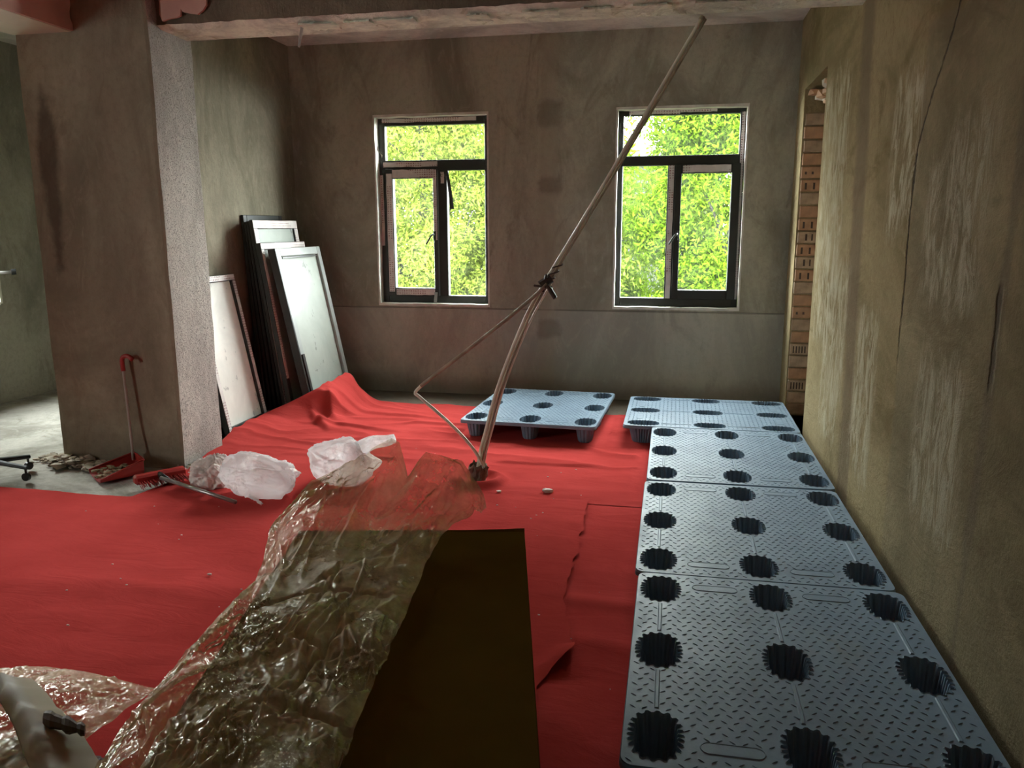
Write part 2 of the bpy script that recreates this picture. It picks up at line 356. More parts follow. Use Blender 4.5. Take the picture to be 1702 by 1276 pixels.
# ------------------------------------------------------------------ mesh helpers
class MB:
    def __init__(s): s.v = []; s.f = []
    def add(s, vs, fs):
        o = len(s.v); s.v += [tuple(p) for p in vs]; s.f += [tuple(i+o for i in f) for f in fs]; return s
    def box(s, a, b, T=None):
        x0, y0, z0 = a; x1, y1, z1 = b
        vs = [(x0,y0,z0),(x1,y0,z0),(x1,y1,z0),(x0,y1,z0),(x0,y0,z1),(x1,y0,z1),(x1,y1,z1),(x0,y1,z1)]
        if T: vs = [T(p) for p in vs]
        return s.add(vs, [(0,3,2,1),(4,5,6,7),(0,1,5,4),(1,2,6,5),(2,3,7,6),(3,0,4,7)])
    def bbox(s, a, b, bev, T=None):
        """box with chamfered edges"""
        x0,y0,z0 = a; x1,y1,z1 = b; e = bev; o = []
        for (x, sx) in ((x0,1),(x1,-1)):
            for (y, sy) in ((y0,1),(y1,-1)):
                for (z, sz) in ((z0,1),(z1,-1)):
                    o.append(((x,y+sy*e,z+sz*e),(x+sx*e,y,z+sz*e),(x+sx*e,y+sy*e,z)))
        vs = [p for t in o for p in t]
        if T: vs = [T(p) for p in vs]
        I = lambda i,j,k,a: (i*4+j*2+k)*3+a
        fs = [(I(0,0,0,0),I(0,0,1,0),I(0,1,1,0),I(0,1,0,0)),(I(1,0,0,0),I(1,1,0,0),I(1,1,1,0),I(1,0,1,0)),
              (I(0,0,0,1),I(1,0,0,1),I(1,0,1,1),I(0,0,1,1)),(I(0,1,0,1),I(0,1,1,1),I(1,1,1,1),I(1,1,0,1)),
              (I(0,0,0,2),I(0,1,0,2),I(1,1,0,2),I(1,0,0,2)),(I(0,0,1,2),I(1,0,1,2),I(1,1,1,2),I(0,1,1,2))]
        for i in (0,1):
            for j in (0,1): fs.append((I(i,j,0,0),I(i,j,1,0),I(i,j,1,1),I(i,j,0,1)))
            for k in (0,1): fs.append((I(i,0,k,0),I(i,1,k,0),I(i,1,k,2),I(i,0,k,2)))
        for j in (0,1):
            for k in (0,1): fs.append((I(0,j,k,1),I(1,j,k,1),I(1,j,k,2),I(0,j,k,2)))
        for i in (0,1):
            for j in (0,1):
                for k in (0,1): fs.append((I(i,j,k,0),I(i,j,k,1),I(i,j,k,2)))
        return s.add(vs, fs)
    def tube(s, pts, r, n=12, cap=True):
        pts = [Vector(p) for p in pts]; rs = r if isinstance(r, (list, tuple)) else [r]*len(pts)
        t0 = (pts[1]-pts[0]).normalized(); nrm = t0.orthogonal().normalized(); vs = []
        for i, p in enumerate(pts):
            t = (pts[min(i+1, len(pts)-1)]-pts[max(i-1, 0)]).normalized()
            nrm = (nrm - t*nrm.dot(t)).normalized(); b = t.cross(nrm)
            for k in range(n):
                a = 2*PI*k/n; vs.append(p+(nrm*math.cos(a)+b*math.sin(a))*rs[i])
        fs = []
        for i in range(len(pts)-1):
            for k in range(n):
                fs.append((i*n+k, i*n+(k+1)%n, (i+1)*n+(k+1)%n, (i+1)*n+k))
        if cap: fs += [tuple(range(n))[::-1], tuple((len(pts)-1)*n+k for k in range(n))]
        return s.add(vs, fs)
    def grid(s, P, closed_u=False):
        nr, nc = len(P), len(P[0]); vs = [p for row in P for p in row]; fs = []
        for i in range(nr-1):
            for j in range(nc if closed_u else nc-1):
                k = (j+1) % nc; fs.append((i*nc+j, i*nc+k, (i+1)*nc+k, (i+1)*nc+j))
        return s.add(vs, fs)
    def mesh(s, name, mat, smooth=False, base=(0,0,0)):
        me = bpy.data.meshes.new(name)
        bx, by, bz = base
        me.from_pydata([(x-bx, y-by, z-bz) for x, y, z in s.v], [], s.f); me.validate(); me.update()
        if mat: me.materials.append(mat)
        if smooth: me.polygons.foreach_set('use_smooth', [True]*len(me.polygons))
        return me
    def build(s, name, mat, parent=None, smooth=False, base=None):
        if base is None:
            base = tuple(parent.location) if parent is not None and parent.parent is None and parent.get('_world') else (0,0,0)
        o = bpy.data.objects.new(name, s.mesh(name, mat, smooth, base)); COL.objects.link(o)
        if parent is not None: o.parent = parent
        return o

def tag(o, label=None, cat=None, group=None, kind=None):
    if label: o['label'] = label
    if cat: o['category'] = cat
    if group: o['group'] = group
    if kind: o['kind'] = kind
    return o
def thing(name, label, cat, base=(0,0,0), group=None, kind=None, rz=0):
    o = bpy.data.objects.new(name, None); COL.objects.link(o); o.location = base; o.rotation_euler = (0,0,rz)
    o.empty_display_size = .1
    return tag(o, label, cat, group, kind)
class Thing:
    """a thing whose parts are given in world coordinates"""
    def __init__(s, name, label, cat, base, group=None, kind=None):
        s.e = thing(name, label, cat, base, group, kind); s.b = base
    def part(s, name, mb, mat, smooth=False, parent=None):
        o = bpy.data.objects.new(name, mb.mesh(name, mat, smooth, s.b)); COL.objects.link(o)
        o.parent = parent or s.e
        return o
def spline(pts, n=8):
    """Catmull-Rom through pts"""
    P = [Vector(p) for p in pts]; P = [P[0]*2-P[1]]+P+[P[-1]*2-P[-2]]; out = []
    for i in range(1, len(P)-2):
        a, b, c, d = P[i-1], P[i], P[i+1], P[i+2]
        for k in range(n):
            t = k/n; out.append(.5*((2*b)+(c-a)*t+(2*a-5*b+4*c-d)*t*t+(3*b-a-3*c+d)*t**3))
    out.append(P[-2]); return out
def interp(tab, x):
    if x <= tab[0][0]: return tab[0][1]
    for (a, va), (b, vb) in zip(tab, tab[1:]):
        if x <= b:
            t = (x-a)/(b-a)
            return va+(vb-va)*t if not isinstance(va, tuple) else tuple(p+(q-p)*t for p, q in zip(va, vb))
    return tab[-1][1]
def sst(x, a, b):
    t = max(0., min(1., (x-a)/(b-a))); return t*t*(3-2*t)
def fbm(x, y, z=0., o=4): return noise.fractal(Vector((x, y, z)), 1.0, 2.0, o)
def ridge(x, y, z=0.): return 1-abs(noise.noise(Vector((x, y, z))))*2

# ------------------------------------------------------------------ room shell
XR, XL, YB, YF, ZC = .94, -5.75, 7.0, -2.2, 3.1
def wall_mesh(name, mat, axis, at, thick, u0, u1, v0, v1, holes, label, sub=0):
    """slab wall with rectangular openings; axis 'x' or 'y' = the wall's normal, u the other horizontal axis, v = z"""
    us = sorted({u0, u1} | {h[0] for h in holes} | {h[1] for h in holes}); vs = sorted({v0, v1} | {h[2] for h in holes} | {h[3] for h in holes})
    mb = MB(); P = (lambda d, u, v: (d, u, v)) if axis == 'x' else (lambda d, u, v: (u, d, v))
    inh = lambda u, v: any(h[0] < u < h[1] and h[2] < v < h[3] for h in holes)
    for d in (at, at+thick):
        for a, b in zip(us, us[1:]):
            for c, e in zip(vs, vs[1:]):
                if not inh((a+b)/2, (c+e)/2): mb.add([P(d,a,c),P(d,b,c),P(d,b,e),P(d,a,e)], [(0,1,2,3)])
    for a, b, c, e in list(holes)+[(u0, u1, v0, v1)]:
        d0, d1 = at, at+thick
        mb.add([P(d0,a,c),P(d1,a,c),P(d1,b,c),P(d0,b,c)], [(0,1,2,3)]); mb.add([P(d0,a,e),P(d1,a,e),P(d1,b,e),P(d0,b,e)], [(0,1,2,3)])
        mb.add([P(d0,a,c),P(d1,a,c),P(d1,a,e),P(d0,a,e)], [(0,1,2,3)]); mb.add([P(d0,b,c),P(d1,b,c),P(d1,b,e),P(d0,b,e)], [(0,1,2,3)])
    return tag(mb.build(name, mat), label, 'wall', kind='structure')

W1 = (-2.652, -1.600, .808, 2.492); W2 = (-.503, .570, .808, 2.492); W3 = (4.88, 5.98, .86, 2.5); W_FILL = (.4, 1.18, .86, 2.5)
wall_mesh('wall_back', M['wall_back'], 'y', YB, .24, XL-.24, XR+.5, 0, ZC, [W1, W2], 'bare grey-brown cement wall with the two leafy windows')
WR = wall_mesh('wall_right', M['wall_right'], 'x', XR, .26, YF, YB, 0, ZC, [(5.73, 6.65, 0, 2.53)], 'scraped and cracked pale cement wall beside the row of pallets')
wall_mesh('wall_left', M['wall_plain'], 'x', XL-.24, .24, YF, YB, 0, ZC, [W3, W_FILL], 'far cement side wall seen past the pillar')
wall_mesh('wall_partition', M['wall_left'], 'x', -3.63, .20, 4.60, YB, 0, ZC, [], 'smooth grey cement wall behind the leaning window sashes')
wall_mesh('wall_front', M['wall_plain'], 'y', YF-.24, .24, XL-.24, XR+.5, 0, ZC, [], 'cement wall behind the viewer closing the room')
tag(MB().box((XR+.26, 5.4, 0), (XR+.40, 7.0, ZC)).build('wall_recess', M['mortar']), 'mortared brick back of the narrow recess in the pale wall', 'wall', kind='structure')
tag(MB().box((XL-.3, YF-.3, ZC), (XR+.5, YB+.24, ZC+.2)).build('ceiling', M['ceiling']), 'bare concrete ceiling slab above the windows', 'ceiling', kind='structure')

fl = MB(); nx, ny = 110, 110
P = []
for j in range(ny+1):
    y = YF-.2+(YB+.2-YF+.2)*j/ny
    P.append([(XL-.2+(XR+.6-XL+.2)*i/nx, y, -.012+.010*fbm((XL+(XR-XL)*i/nx)*1.7, y*1.7, 3.1) if True else 0) for i in range(nx+1)])
fl.grid(P)
tag(fl.build('floor', M['floor'], smooth=True), 'dusty grey screed floor around the red cloth', 'floor', kind='structure')

# pillar: smooth dark front, rough speckled side
PX0, PX1, PY0, PY1 = -3.93, -3.02, 4.41, 4.84
pil = thing('pillar', 'broad grey cement pillar with a rough speckled side', 'pillar', (0,0,0), kind='structure')
mb = MB(); rows = []
for k in range(41):
    z = -.01+ZC*k/40; wx = .006*fbm(z*2.3, 7.7); wx2 = .008*fbm(z*1.9, 2.2)
    rows.append([(PX0+wx, PY1, z), (PX0+wx+.01, PY0+.008, z), (PX0+.04+wx, PY0, z), (PX1-.03+wx2, PY0, z), (PX1-.008+wx2, PY0+.006, z)])
mb.grid(rows); mb.build('pillar_front', M['pillar'], pil)
mb = MB(); mb.grid([[(r[4][0], r[4][1], r[4][2]), (PX1-.002+.006*fbm(r[4][2]*3, .3), PY0+.2, r[4][2]), (PX1+.012*fbm(r[4][2]*2.2, 5.5)-.004, PY1, r[4][2]), (-3.5, PY1, r[4][2])] for r in rows])
mb.build('pillar_side', M['pillar_side'], pil)

# beam across the room with a broken soffit edge, and the pink beam running towards the viewer
bm_ = thing('ceiling_beam', 'rough brown concrete beam crossing the room under the ceiling', 'beam', (0,0,0), kind='structure')
BY0, BY1, BZ = 4.50, 4.86, 2.665
n = 150; fr_, so = [], []
for i in range(n+1):
    x = PX1-.02+(XR+.02-PX1+.02)*i/n
    e = .012*fbm(x*6, 1.1)+.012*fbm(x*17, 2.1); e2 = .010*fbm(x*5, 9.1)
    fr_.append([(x, BY0+.012*fbm(x*3, 0, z*4), BZ+e*.4+.02+(ZC-BZ)*z) for z in (0, .15, .4, 1.0)])
    so.append([(x, BY0+.012*fbm(x*3, 0, 0), BZ+e*.4+.02), (x, BY0+.05+e, BZ+.002*fbm(x*20, 3)), (x, BY0+.16, BZ+.006*fbm(x*9, 4)), (x, BY0+.24+e*2, BZ+.012*fbm(x*13, 5)), (x, BY0+.30, BZ-.004), (x, BY1-.03+e2, BZ+.002), (x, BY1, BZ+.03+e2*.5), (x, BY1+.01, ZC)])
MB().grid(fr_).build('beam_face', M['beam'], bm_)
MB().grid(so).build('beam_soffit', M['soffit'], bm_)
# loose flakes of render hanging on the soffit edge
random.seed(4)
for x, wd in ((-2.05, .20), (-1.80, .16), (-1.58, .24), (-1.1, .12), (-.75, .2), (-.45, .16), (-.15, .2), (.2, .26), (.5, .18)):
    mb = MB(); m_ = 9
    top = [(x-wd/2+wd*k/(m_-1), BY0+.03+.02*random.random(), BZ-.004) for k in range(m_)]
    bot = [(p[0]+random.uniform(-.01, .01), BY0+.15+.04*random.random(), BZ-.006-.004*random.random()) for p in top]
    low = [(p[0], p[1]-.004, p[2]-.010) for p in top]; lowb = [(p[0], p[1]+.003, p[2]-.007) for p in bot]
    mb.grid([top, low, lowb, bot]); mb.build('render_flake', M['soffit'], bm_)
# pink paint left on the beam near the pillar (thin plaster skin with a torn outline)
def slab(poly, thick, axis, at):
    """extruded outline in the plane axis=at (poly in the two other axes)"""
    mb = MB(); k = len(poly)
    f = (lambda d, p: (p[0], d, p[1])) if axis == 'y' else ((lambda d, p: (d, p[0], p[1])) if axis == 'x' else (lambda d, p: (p[0], p[1], d)))
    mb.add([f(at, p) for p in poly]+[f(at+thick, p) for p in poly], [tuple(range(k)), tuple(range(k, 2*k))[::-1]]+[(i, (i+1)%k, (i+1)%k+k, i+k) for i in range(k)])
    return mb
slab([(-3.00, ZC), (-3.005, 2.87), (-2.985, 2.80), (-2.99, 2.735), (-2.975, 2.70), (-2.93, 2.71), (-2.88, 2.715), (-2.855, 2.725), (-2.85, 2.76), (-2.84, 2.745), (-2.80, 2.735), (-2.745, 2.725), (-2.71, 2.745), (-2.685, 2.775), (-2.68, 2.84), (-2.70, 2.9), (-2.69, ZC)], -.016, 'y', BY0-.004).build('paint_skin', M['pink'], bm_)
pb = thing('ceiling_beam', 'pink painted beam with a cream underside meeting the pillar', 'beam', (0,0,0), kind='structure')
MB().box((-3.93, YF, 2.652), (-3.53, PY0, ZC)).build('beam_core', M['cream_paint'], pb)
pk = [(PY0+.001, ZC)]
for k in range(14):
    z = ZC-(ZC-2.655)*k/13; pk.append((PY0-.012+.016*fbm(z*14, 3.3), z))
pk += [(YF+.01, 2.645), (YF+.01, ZC)]
slab(pk, -.018, 'x', -3.512).build('paint_skin', M['pink'], pb)
# short pipe end hanging from the soffit
tag(MB().tube([(-2.165, 4.62, BZ), (-2.17, 4.60, 2.60), (-2.175, 4.585, 2.545)], [.010, .009, .007], 8).build('pipe_stub', M['white_tube']), 'short thin pipe stub hanging from the beam underside', 'pipe')

# ------------------------------------------------------------------ brick jamb in the recess
random.seed(11)
def brick_mesh(slots, rough):
    mb = MB(); mb.bbox((0, 0, 0), (.235, .06, .088), .004)
    me = mb.mesh('brick', M['brick'] if not rough else M['brick2'])
    if slots:
        me.materials.append(M['hole_shade']); hb = MB()
        import bmesh
        bm = bmesh.new(); bm.from_mesh(me)
        for a, b, c, d in slots:       # flat dark quads painting the shade inside the core holes
            vs = [bm.verts.new(p) for p in ((a, -.0006, c), (b, -.0006, c), (b, -.0006, d), (a, -.0006, d))]
            f = bm.faces.new(vs); f.material_index = 1
        bm.to_mesh(me); bm.free()
    return me
bricks = [brick_mesh([], False), brick_mesh([(.03, .045, .015, .065), (.09, .105, .015, .065)], False), brick_mesh([], True),
          brick_mesh([(.025, .04, .03, .05), (.075, .09, .03, .05)], False), brick_mesh([(.055, .07, .02, .07), (.1, .112, .02, .07)], True),
          brick_mesh([(.02+.022*k, .03+.022*k, .015, .07) for k in range(5)], True)]
seq = [2, 2, 5, 0, 2, 5, 0, 2, 3, 0, 2, 1, 4, 1, 4, 1, 0, 2, 1, 3, 0, 2, 0, 2]
for k, q in enumerate(seq):
    o = bpy.data.objects.new('brick', bricks[q]); COL.objects.link(o); o.parent = WR
    o.location = (XR+.012+random.uniform(-.004, .004), 6.632+random.uniform(-.004, .006), .012+k*.098)
    o.rotation_euler = (random.uniform(-.03, .03), random.uniform(-.01, .01), random.uniform(-.03, .03))
def chunk(r, seed, sq=(1, 1, 1), sub=2, amp=.45):
    import bmesh
    bm = bmesh.new(); bmesh.ops.create_icosphere(bm, subdivisions=sub, radius=1)
    for v in bm.verts:
        p = v.co.normalized(); d = 1+amp*noise.noise(p*1.3+Vector((seed*3.1, 0, 0)))+amp*.4*noise.noise(p*3+Vector((0, seed*2.3, 0)))
        q = Vector((max(-.8, min(.8, p.x)), max(-.75, min(.75, p.y)), max(-.75, min(.75, p.z))))*d*r
        v.co = Vector((q.x*sq[0], q.y*sq[1], q.z*sq[2]))
    vs = [tuple(v.co) for v in bm.verts]; fs = [tuple(v.index for v in f.verts) for f in bm.faces]; bm.free(); return vs, fs
random.seed(5)
for k in range(26):
    y = 5.77+.84*((k*.377) % 1); lift = .05+.10*sst(6.6-y, 0, .8)
    mb = MB().add(*chunk(random.uniform(.035, .06), k, (1.0, 1.5, .8), 1))
    o = mb.build('brick_fragment', M['brick' if k % 3 else 'mortar'], WR); o.location = (XR+.05+.16*random.random(), y, 2.50-.10*random.random()*(1-.3*(k % 2)))

# ------------------------------------------------------------------ windows
def member(th, name, x0, x1, z0, z1, y0, y1, mat, bev=.004, parent=None):
    return th.part(name, MB().bbox((x0, y0, z0), (x1, y1, z1), bev), mat, parent=parent)
def window(name, label, O, panes, transom, mull, sash, glass, handle_side, tapes):
    th = Thing(name, label, 'window', ((O[0]+O[1])/2, YB+.1, O[2]), kind='structure')
    F0, F1 = YB+.085, YB+.15
    # pale render lining the opening
    t = .022
    random.seed(int(O[0]*100))
    def lining(a, b, horiz):
        mb = MB(); n_ = 26; rows_ = []
        for i in range(n_+1):
            q = i/n_; w_ = .004*fbm(q*9, a[0]*7, a[1])
            if horiz:
                x = a[0]+(b[0]-a[0])*q; s_ = 1 if a[1] < 1.6 else -1
                rows_.append([(x, YB-.004, a[1]), (x, YB-.004+w_, a[1]+s_*(t+w_)), (x, F0+.01, a[1]+s_*(t+w_)), (x, F0+.01, a[1])])
            else:
                z = a[1]+(b[1]-a[1])*q; s_ = 1 if a[0] < (O[0]+O[1])/2 else -1
                rows_.append([(a[0], YB-.004, z), (a[0]+s_*(t*.7+w_), YB-.004+w_, z), (a[0]+s_*(t*.7+w_), F0+.01, z), (a[0], F0+.01, z)])
        mb.grid(rows_, closed_u=True); th.part('reveal_lining', mb, M['reveal'])
    lining((O[0], O[2]), (O[1], O[2]), True); lining((O[0], O[3]), (O[1], O[3]), True)
    lining((O[0], O[2]+t), (O[0], O[3]-t), False); lining((O[1], O[2]+t), (O[1], O[3]-t), False)
    D = M['dark_frame']
    fx0, fx1, fz0, fz1 = O[0]+.015, O[1]-.015, O[2]+.02, O[3]-.018
    pl, pr_, pb_, pt = panes['x0'], panes['x1'], panes['z0'], panes['z1']
    member(th, 'frame_jamb', fx0, pl, fz0, fz1, F0, F1, D); member(th, 'frame_jamb', pr_, fx1, fz0, fz1, F0, F1, D)
    member(th, 'frame_head', pl, pr_, pt, fz1, F0, F1, D); member(th, 'frame_sill', pl, pr_, fz0, pb_, F0, F1, D)
    member(th, 'transom', pl, pr_, transom[0], transom[1], F0-.002, F1, D)
    member(th, 'mullion', mull[0], mull[1], pb_, transom[0], F0-.004, F1, D)
    gy = F0+.03
    def pane(a, b, c, d, parent=None): return member(th, 'pane', a, b, c, d, gy, gy+.006, M['glass'], .0005, parent)
    pane(pl, pr_, transom[1], pt)
    if sash[0] < mull[0]: pane(mull[1], pr_, pb_, transom[0])
    else: pane(pl, mull[0], pb_, transom[0])
    # opening sash
    sx0, sx1, sz0, sz1 = sash; gx0, gx1, gz0, gz1 = glass; Y0, Y1 = F0-.022, F0+.045
    so_ = member(th, 'sash', sx0, gx0, sz0, sz1, Y0, Y1, D)
    member(th, 'sash_stile', gx1, sx1, sz0, sz1, Y0, Y1, D, parent=so_)
    member(th, 'sash_rail', gx0, gx1, gz1, sz1, Y0, Y1, D, parent=so_); member(th, 'sash_rail', gx0, gx1, sz0, gz0, Y0, Y1, D, parent=so_)
    pane(gx0, gx1, gz0, gz1, so_)
    hx = sx1-.03 if handle_side > 0 else sx0+.03; zc = 1.44
    hb = th.part('handle', MB().bbox((hx-.012, Y0-.012, zc-.04), (hx+.012, Y0, zc+.04), .003), D)
    th.part('handle_lever', MB().tube(spline([(hx, Y0-.01, zc+.01), (hx, Y0-.045, zc+.012), (hx-.02, Y0-.055, zc-.005), (hx-.065, Y0-.052, zc-.075)], 5), .008, 8), D, True, parent=hb)
    for a, b, c, d, dep in tapes:
        y = {0: F0-.0025, 1: Y0-.0025, 2: F0-.0065}[dep]; mb = MB(); n_ = 18; top, bot, lng = [], [], (b-a) > (d-c)
        A, B = [], []
        for i in range(n_+1):
            q = i/n_; wv = .004*fbm(q*7, a*9, c*5); lift = -.003*abs(fbm(q*5, c*3, a))
            if lng: A.append((a+(b-a)*q, y+lift, c+wv)); B.append((a+(b-a)*q, y+lift*.5, d+wv*.7))
            else: A.append((a+wv, y+lift, c+(d-c)*q)); B.append((b+wv*.7, y+lift*.5, c+(d-c)*q))
        mb.grid([A, B, [(p[0], y+.002, p[2]) for p in B], [(p[0], y+.002, p[2]) for p in A]], closed_u=False)
        th.part('protective_tape', mb, M['tape'])
    return th, F0, Y0

t1, F0, Y0 = window('window_1', 'dark framed window whose opening sash is on its near-corner side, beside the stacked sashes', W1,
    dict(x0=-2.578, x1=-1.658, z0=.898, z1=2.405), (2.012, 2.106), (-2.088, -2.005), (-2.578, -2.093, .892, 2.030), (-2.508, -2.132, .965, 1.946), 1,
    [(-2.60, -1.73, 2.432, 2.466, 0), (-2.60, -2.09, 2.048, 2.092, 0), (-2.51, -2.11, 1.953, 2.024, 1), (-2.568, -2.516, .93, 1.99, 1), (-2.127, -2.097, 1.40, 2.02, 1),
     (-2.50, -2.13, .902, .955, 1), (-2.635, -2.605, 1.35, 1.98, 0), (-2.06, -2.03, 1.90, 2.0, 2)])
# hanging strips of loose tape
t1.part('loose_tape', MB().grid([[(-2.005+.004*k, Y0+.0-.006*math.sin(k), 2.01-.042*k), (-1.985+.008*k-.001*k*k*.2, Y0-.01, 2.01-.042*k)] for k in range(9)]), M['black_plastic'])
t1.part('loose_tape', MB().grid([[(-2.135+.003*math.sin(k*2), Y0-.01-.006*k, .93-.033*k), (-2.10-.002*k, Y0-.018-.005*k, .93-.033*k)] for k in range(8)]), M['grey_alu'])
t1.part('loose_tape', MB().grid([[(-2.66+.02*k, YB+.06-.01*k, 2.21-.015*k), (-2.64+.014*k, YB+.055-.01*k, 2.24-.03*k)] for k in range(5)]), M['reveal'])
t2, F0, Y0 = window('window_2', 'dark framed window beside the recess, its opening sash towards the pale wall', W2,
    dict(x0=-.445, x1=.510, z0=.902, z1=2.430), (2.022, 2.104), (-.066, -.002), (-.002, .530, .896, 2.030), (.052, .460, .976, 1.953), -1,
    [(-.40, .02, 2.437, 2.468, 0), (.02, .32, 2.448, 2.47, 0), (-.056, -.012, .90, 2.022, 2), (.06, .452, 1.962, 2.02, 1), (.522, .548, .90, 2.44, 0)])
t2.part('loose_tape', MB().grid([[(-.01+.02*k, YB+.04-.008*k, .828+.004*(k % 2)), (-.005+.02*k, YB+.01-.008*k, .836-.006*(k % 2))] for k in range(6)]), M['grey_alu'])
t2.part('loose_tape', MB().grid([[(-.445, F0-.004, 2.34), (-.37, F0-.004, 2.46)], [(-.44, F0-.012, 2.32), (-.40, F0-.02, 2.42)]]), M['tape'])
# small marks stuck on the upper pane
for x, z in ((.487, 2.40), (-.415, 2.40)):
    t2.part('pane_sticker', MB().tube([(x, F0+.028, z), (x, F0+.0299, z)], .009, 10), M['black_plastic'])

# side window past the pillar: opening, frame, half-open sash with a bar
XF = XL-.14
def side_window(name, label, O):
    t = Thing(name, label, 'window', (XL, (O[0]+O[1])/2, O[2]), kind='structure'); a0, a1, z0, z1 = O[0]+.01, O[1]-.01, O[2]+.01, O[3]-.01; am = (a0+a1)/2
    for nm, a, b in (('frame_jamb', (XF, a0, z0), (XF+.06, a0+.06, z1)), ('frame_jamb', (XF, a1-.06, z0), (XF+.06, a1, z1)), ('frame_head', (XF, a0+.06, z1-.06), (XF+.06, a1-.06, z1)),
                     ('frame_sill', (XF, a0+.06, z0), (XF+.06, a1-.06, z0+.06)), ('mullion', (XF, am-.03, z0+.06), (XF+.06, am+.03, z1-.06))):
        t.part(nm, MB().bbox(a, b, .004), M['dark_frame'])
    for u0, u1 in ((a0+.06, am-.03), (am+.03, a1-.06)): t.part('pane', MB().box((XF+.03, u0, z0+.06), (XF+.036, u1, z1-.06)), M['glass'])
    t.part('reveal_lining', MB().box((XL-.08, O[1]-.025, z0), (XL+.004, O[1], z1)), M['reveal']); t.part('reveal_lining', MB().box((XL-.08, O[0], O[2]), (XL+.006, O[1]-.025, O[2]+.025)), M['reveal'])
    return t
t3 = side_window('window_3', 'window opening in the far side wall past the pillar with a metal bar', W3)
side_window('fill_window', 'added unseen window in the far side wall nearer the viewer, for fill light', W_FILL)  # added out of view to throw soft fill onto the pillar front
t3.part('bar', MB().tube([(XL-.1, 5.86, 1.135), (XL+.06, 5.98, 1.14), (XL+.10, 6.03, 1.142)], .014, 10), M['steel_tube'], True)
t3.part('bar_end', MB().tube([(XL+.09, 6.02, 1.142), (XL+.115, 6.045, 1.143)], .026, 12), M['black_plastic'])

# ------------------------------------------------------------------ red cloth sheets
def frontY(x): return 3.82+.46*sst(x, -2.99, -2.86)+.02*fbm(x*2, 4.4)
def seamX(y): return interp([(-2, -.40), (2.30, -.385), (2.376, -.398), (2.6, -.294), (2.734, -.326), (3.02, -.394), (3.45, -.391), (4.14, -.414), (4.4, -.41)], y)+.014*fbm(y*13, 2.2, 0, 3)
def sag(x, y):
    z = .010+.007*fbm(x*.9, y*1.1, 1.7)
    z += .010*max(0, ridge(x*.55+.2*fbm(x, y), y*2.2, 4.0)-.62)
    z += .008*max(0, ridge(x*.8, y*3.3+.6*fbm(x*1.4, y*.8, 2), 8.0)-.70)
    return max(.003, z)
# front sheet
P = []; n1, n2 = 150, 170
for i in range(n1+1):
    a = i/n1; col_ = []
    for j in range(n2+1):
        b = j/n2
        x0 = -4.7+(4.30)*a; yf = frontY(x0)
        y = -1.6+(yf+1.6)*b
        x = -4.7+(seamX(y)+4.7)*a
        z = sag(x, y)
        # curl along the torn edge
        z += .045*sst(a, .975, 1.0)*sst(y, 2.40, 2.58)*(1-sst(y, 2.60, 2.66))+.002*sst(a, .98, 1.0)
        z += .018*math.exp(-((y-3.05-.12*x)/.10)**2)*sst(-x, .9, 1.6)*.5
        col_.append((x, y, z))
    P.append(col_)
tag(MB().grid(P).build('red_floor_cloth', M['cloth'], smooth=True), 'wide red cloth sheet spread over the near floor around the carton', 'cloth', 'red cloth sheets on the floor')
# strip beside the pallets
P = []; n1, n2 = 60, 190
for i in range(n1+1):
    a = i/n1; col_ = []
    for j in range(n2+1):
        y = -1.6+(4.28+1.6)*j/n2; xs = seamX(y)-.05; x = xs+(.925-xs)*a
        z = .004+.005*fbm(x*1.3, y*1.3, 6)**2+.006*max(0, ridge(x*.6, y*2.6, 2.0)-.6)
        z += .012*math.exp(-((y-3.0+.1*x)/.05)**2)+.010*math.exp(-((y-2.66+.16*x)/.05)**2)
        if a < .05: z = min(z, .003)
        col_.append((x, y, z*(1-sst(x, -.12, -.02)*.7)))
    P.append(col_)
tag(MB().grid(P).build('red_floor_cloth', M['cloth'], smooth=True), 'narrow red cloth strip running beneath the row of pallets', 'cloth', 'red cloth sheets on the floor')
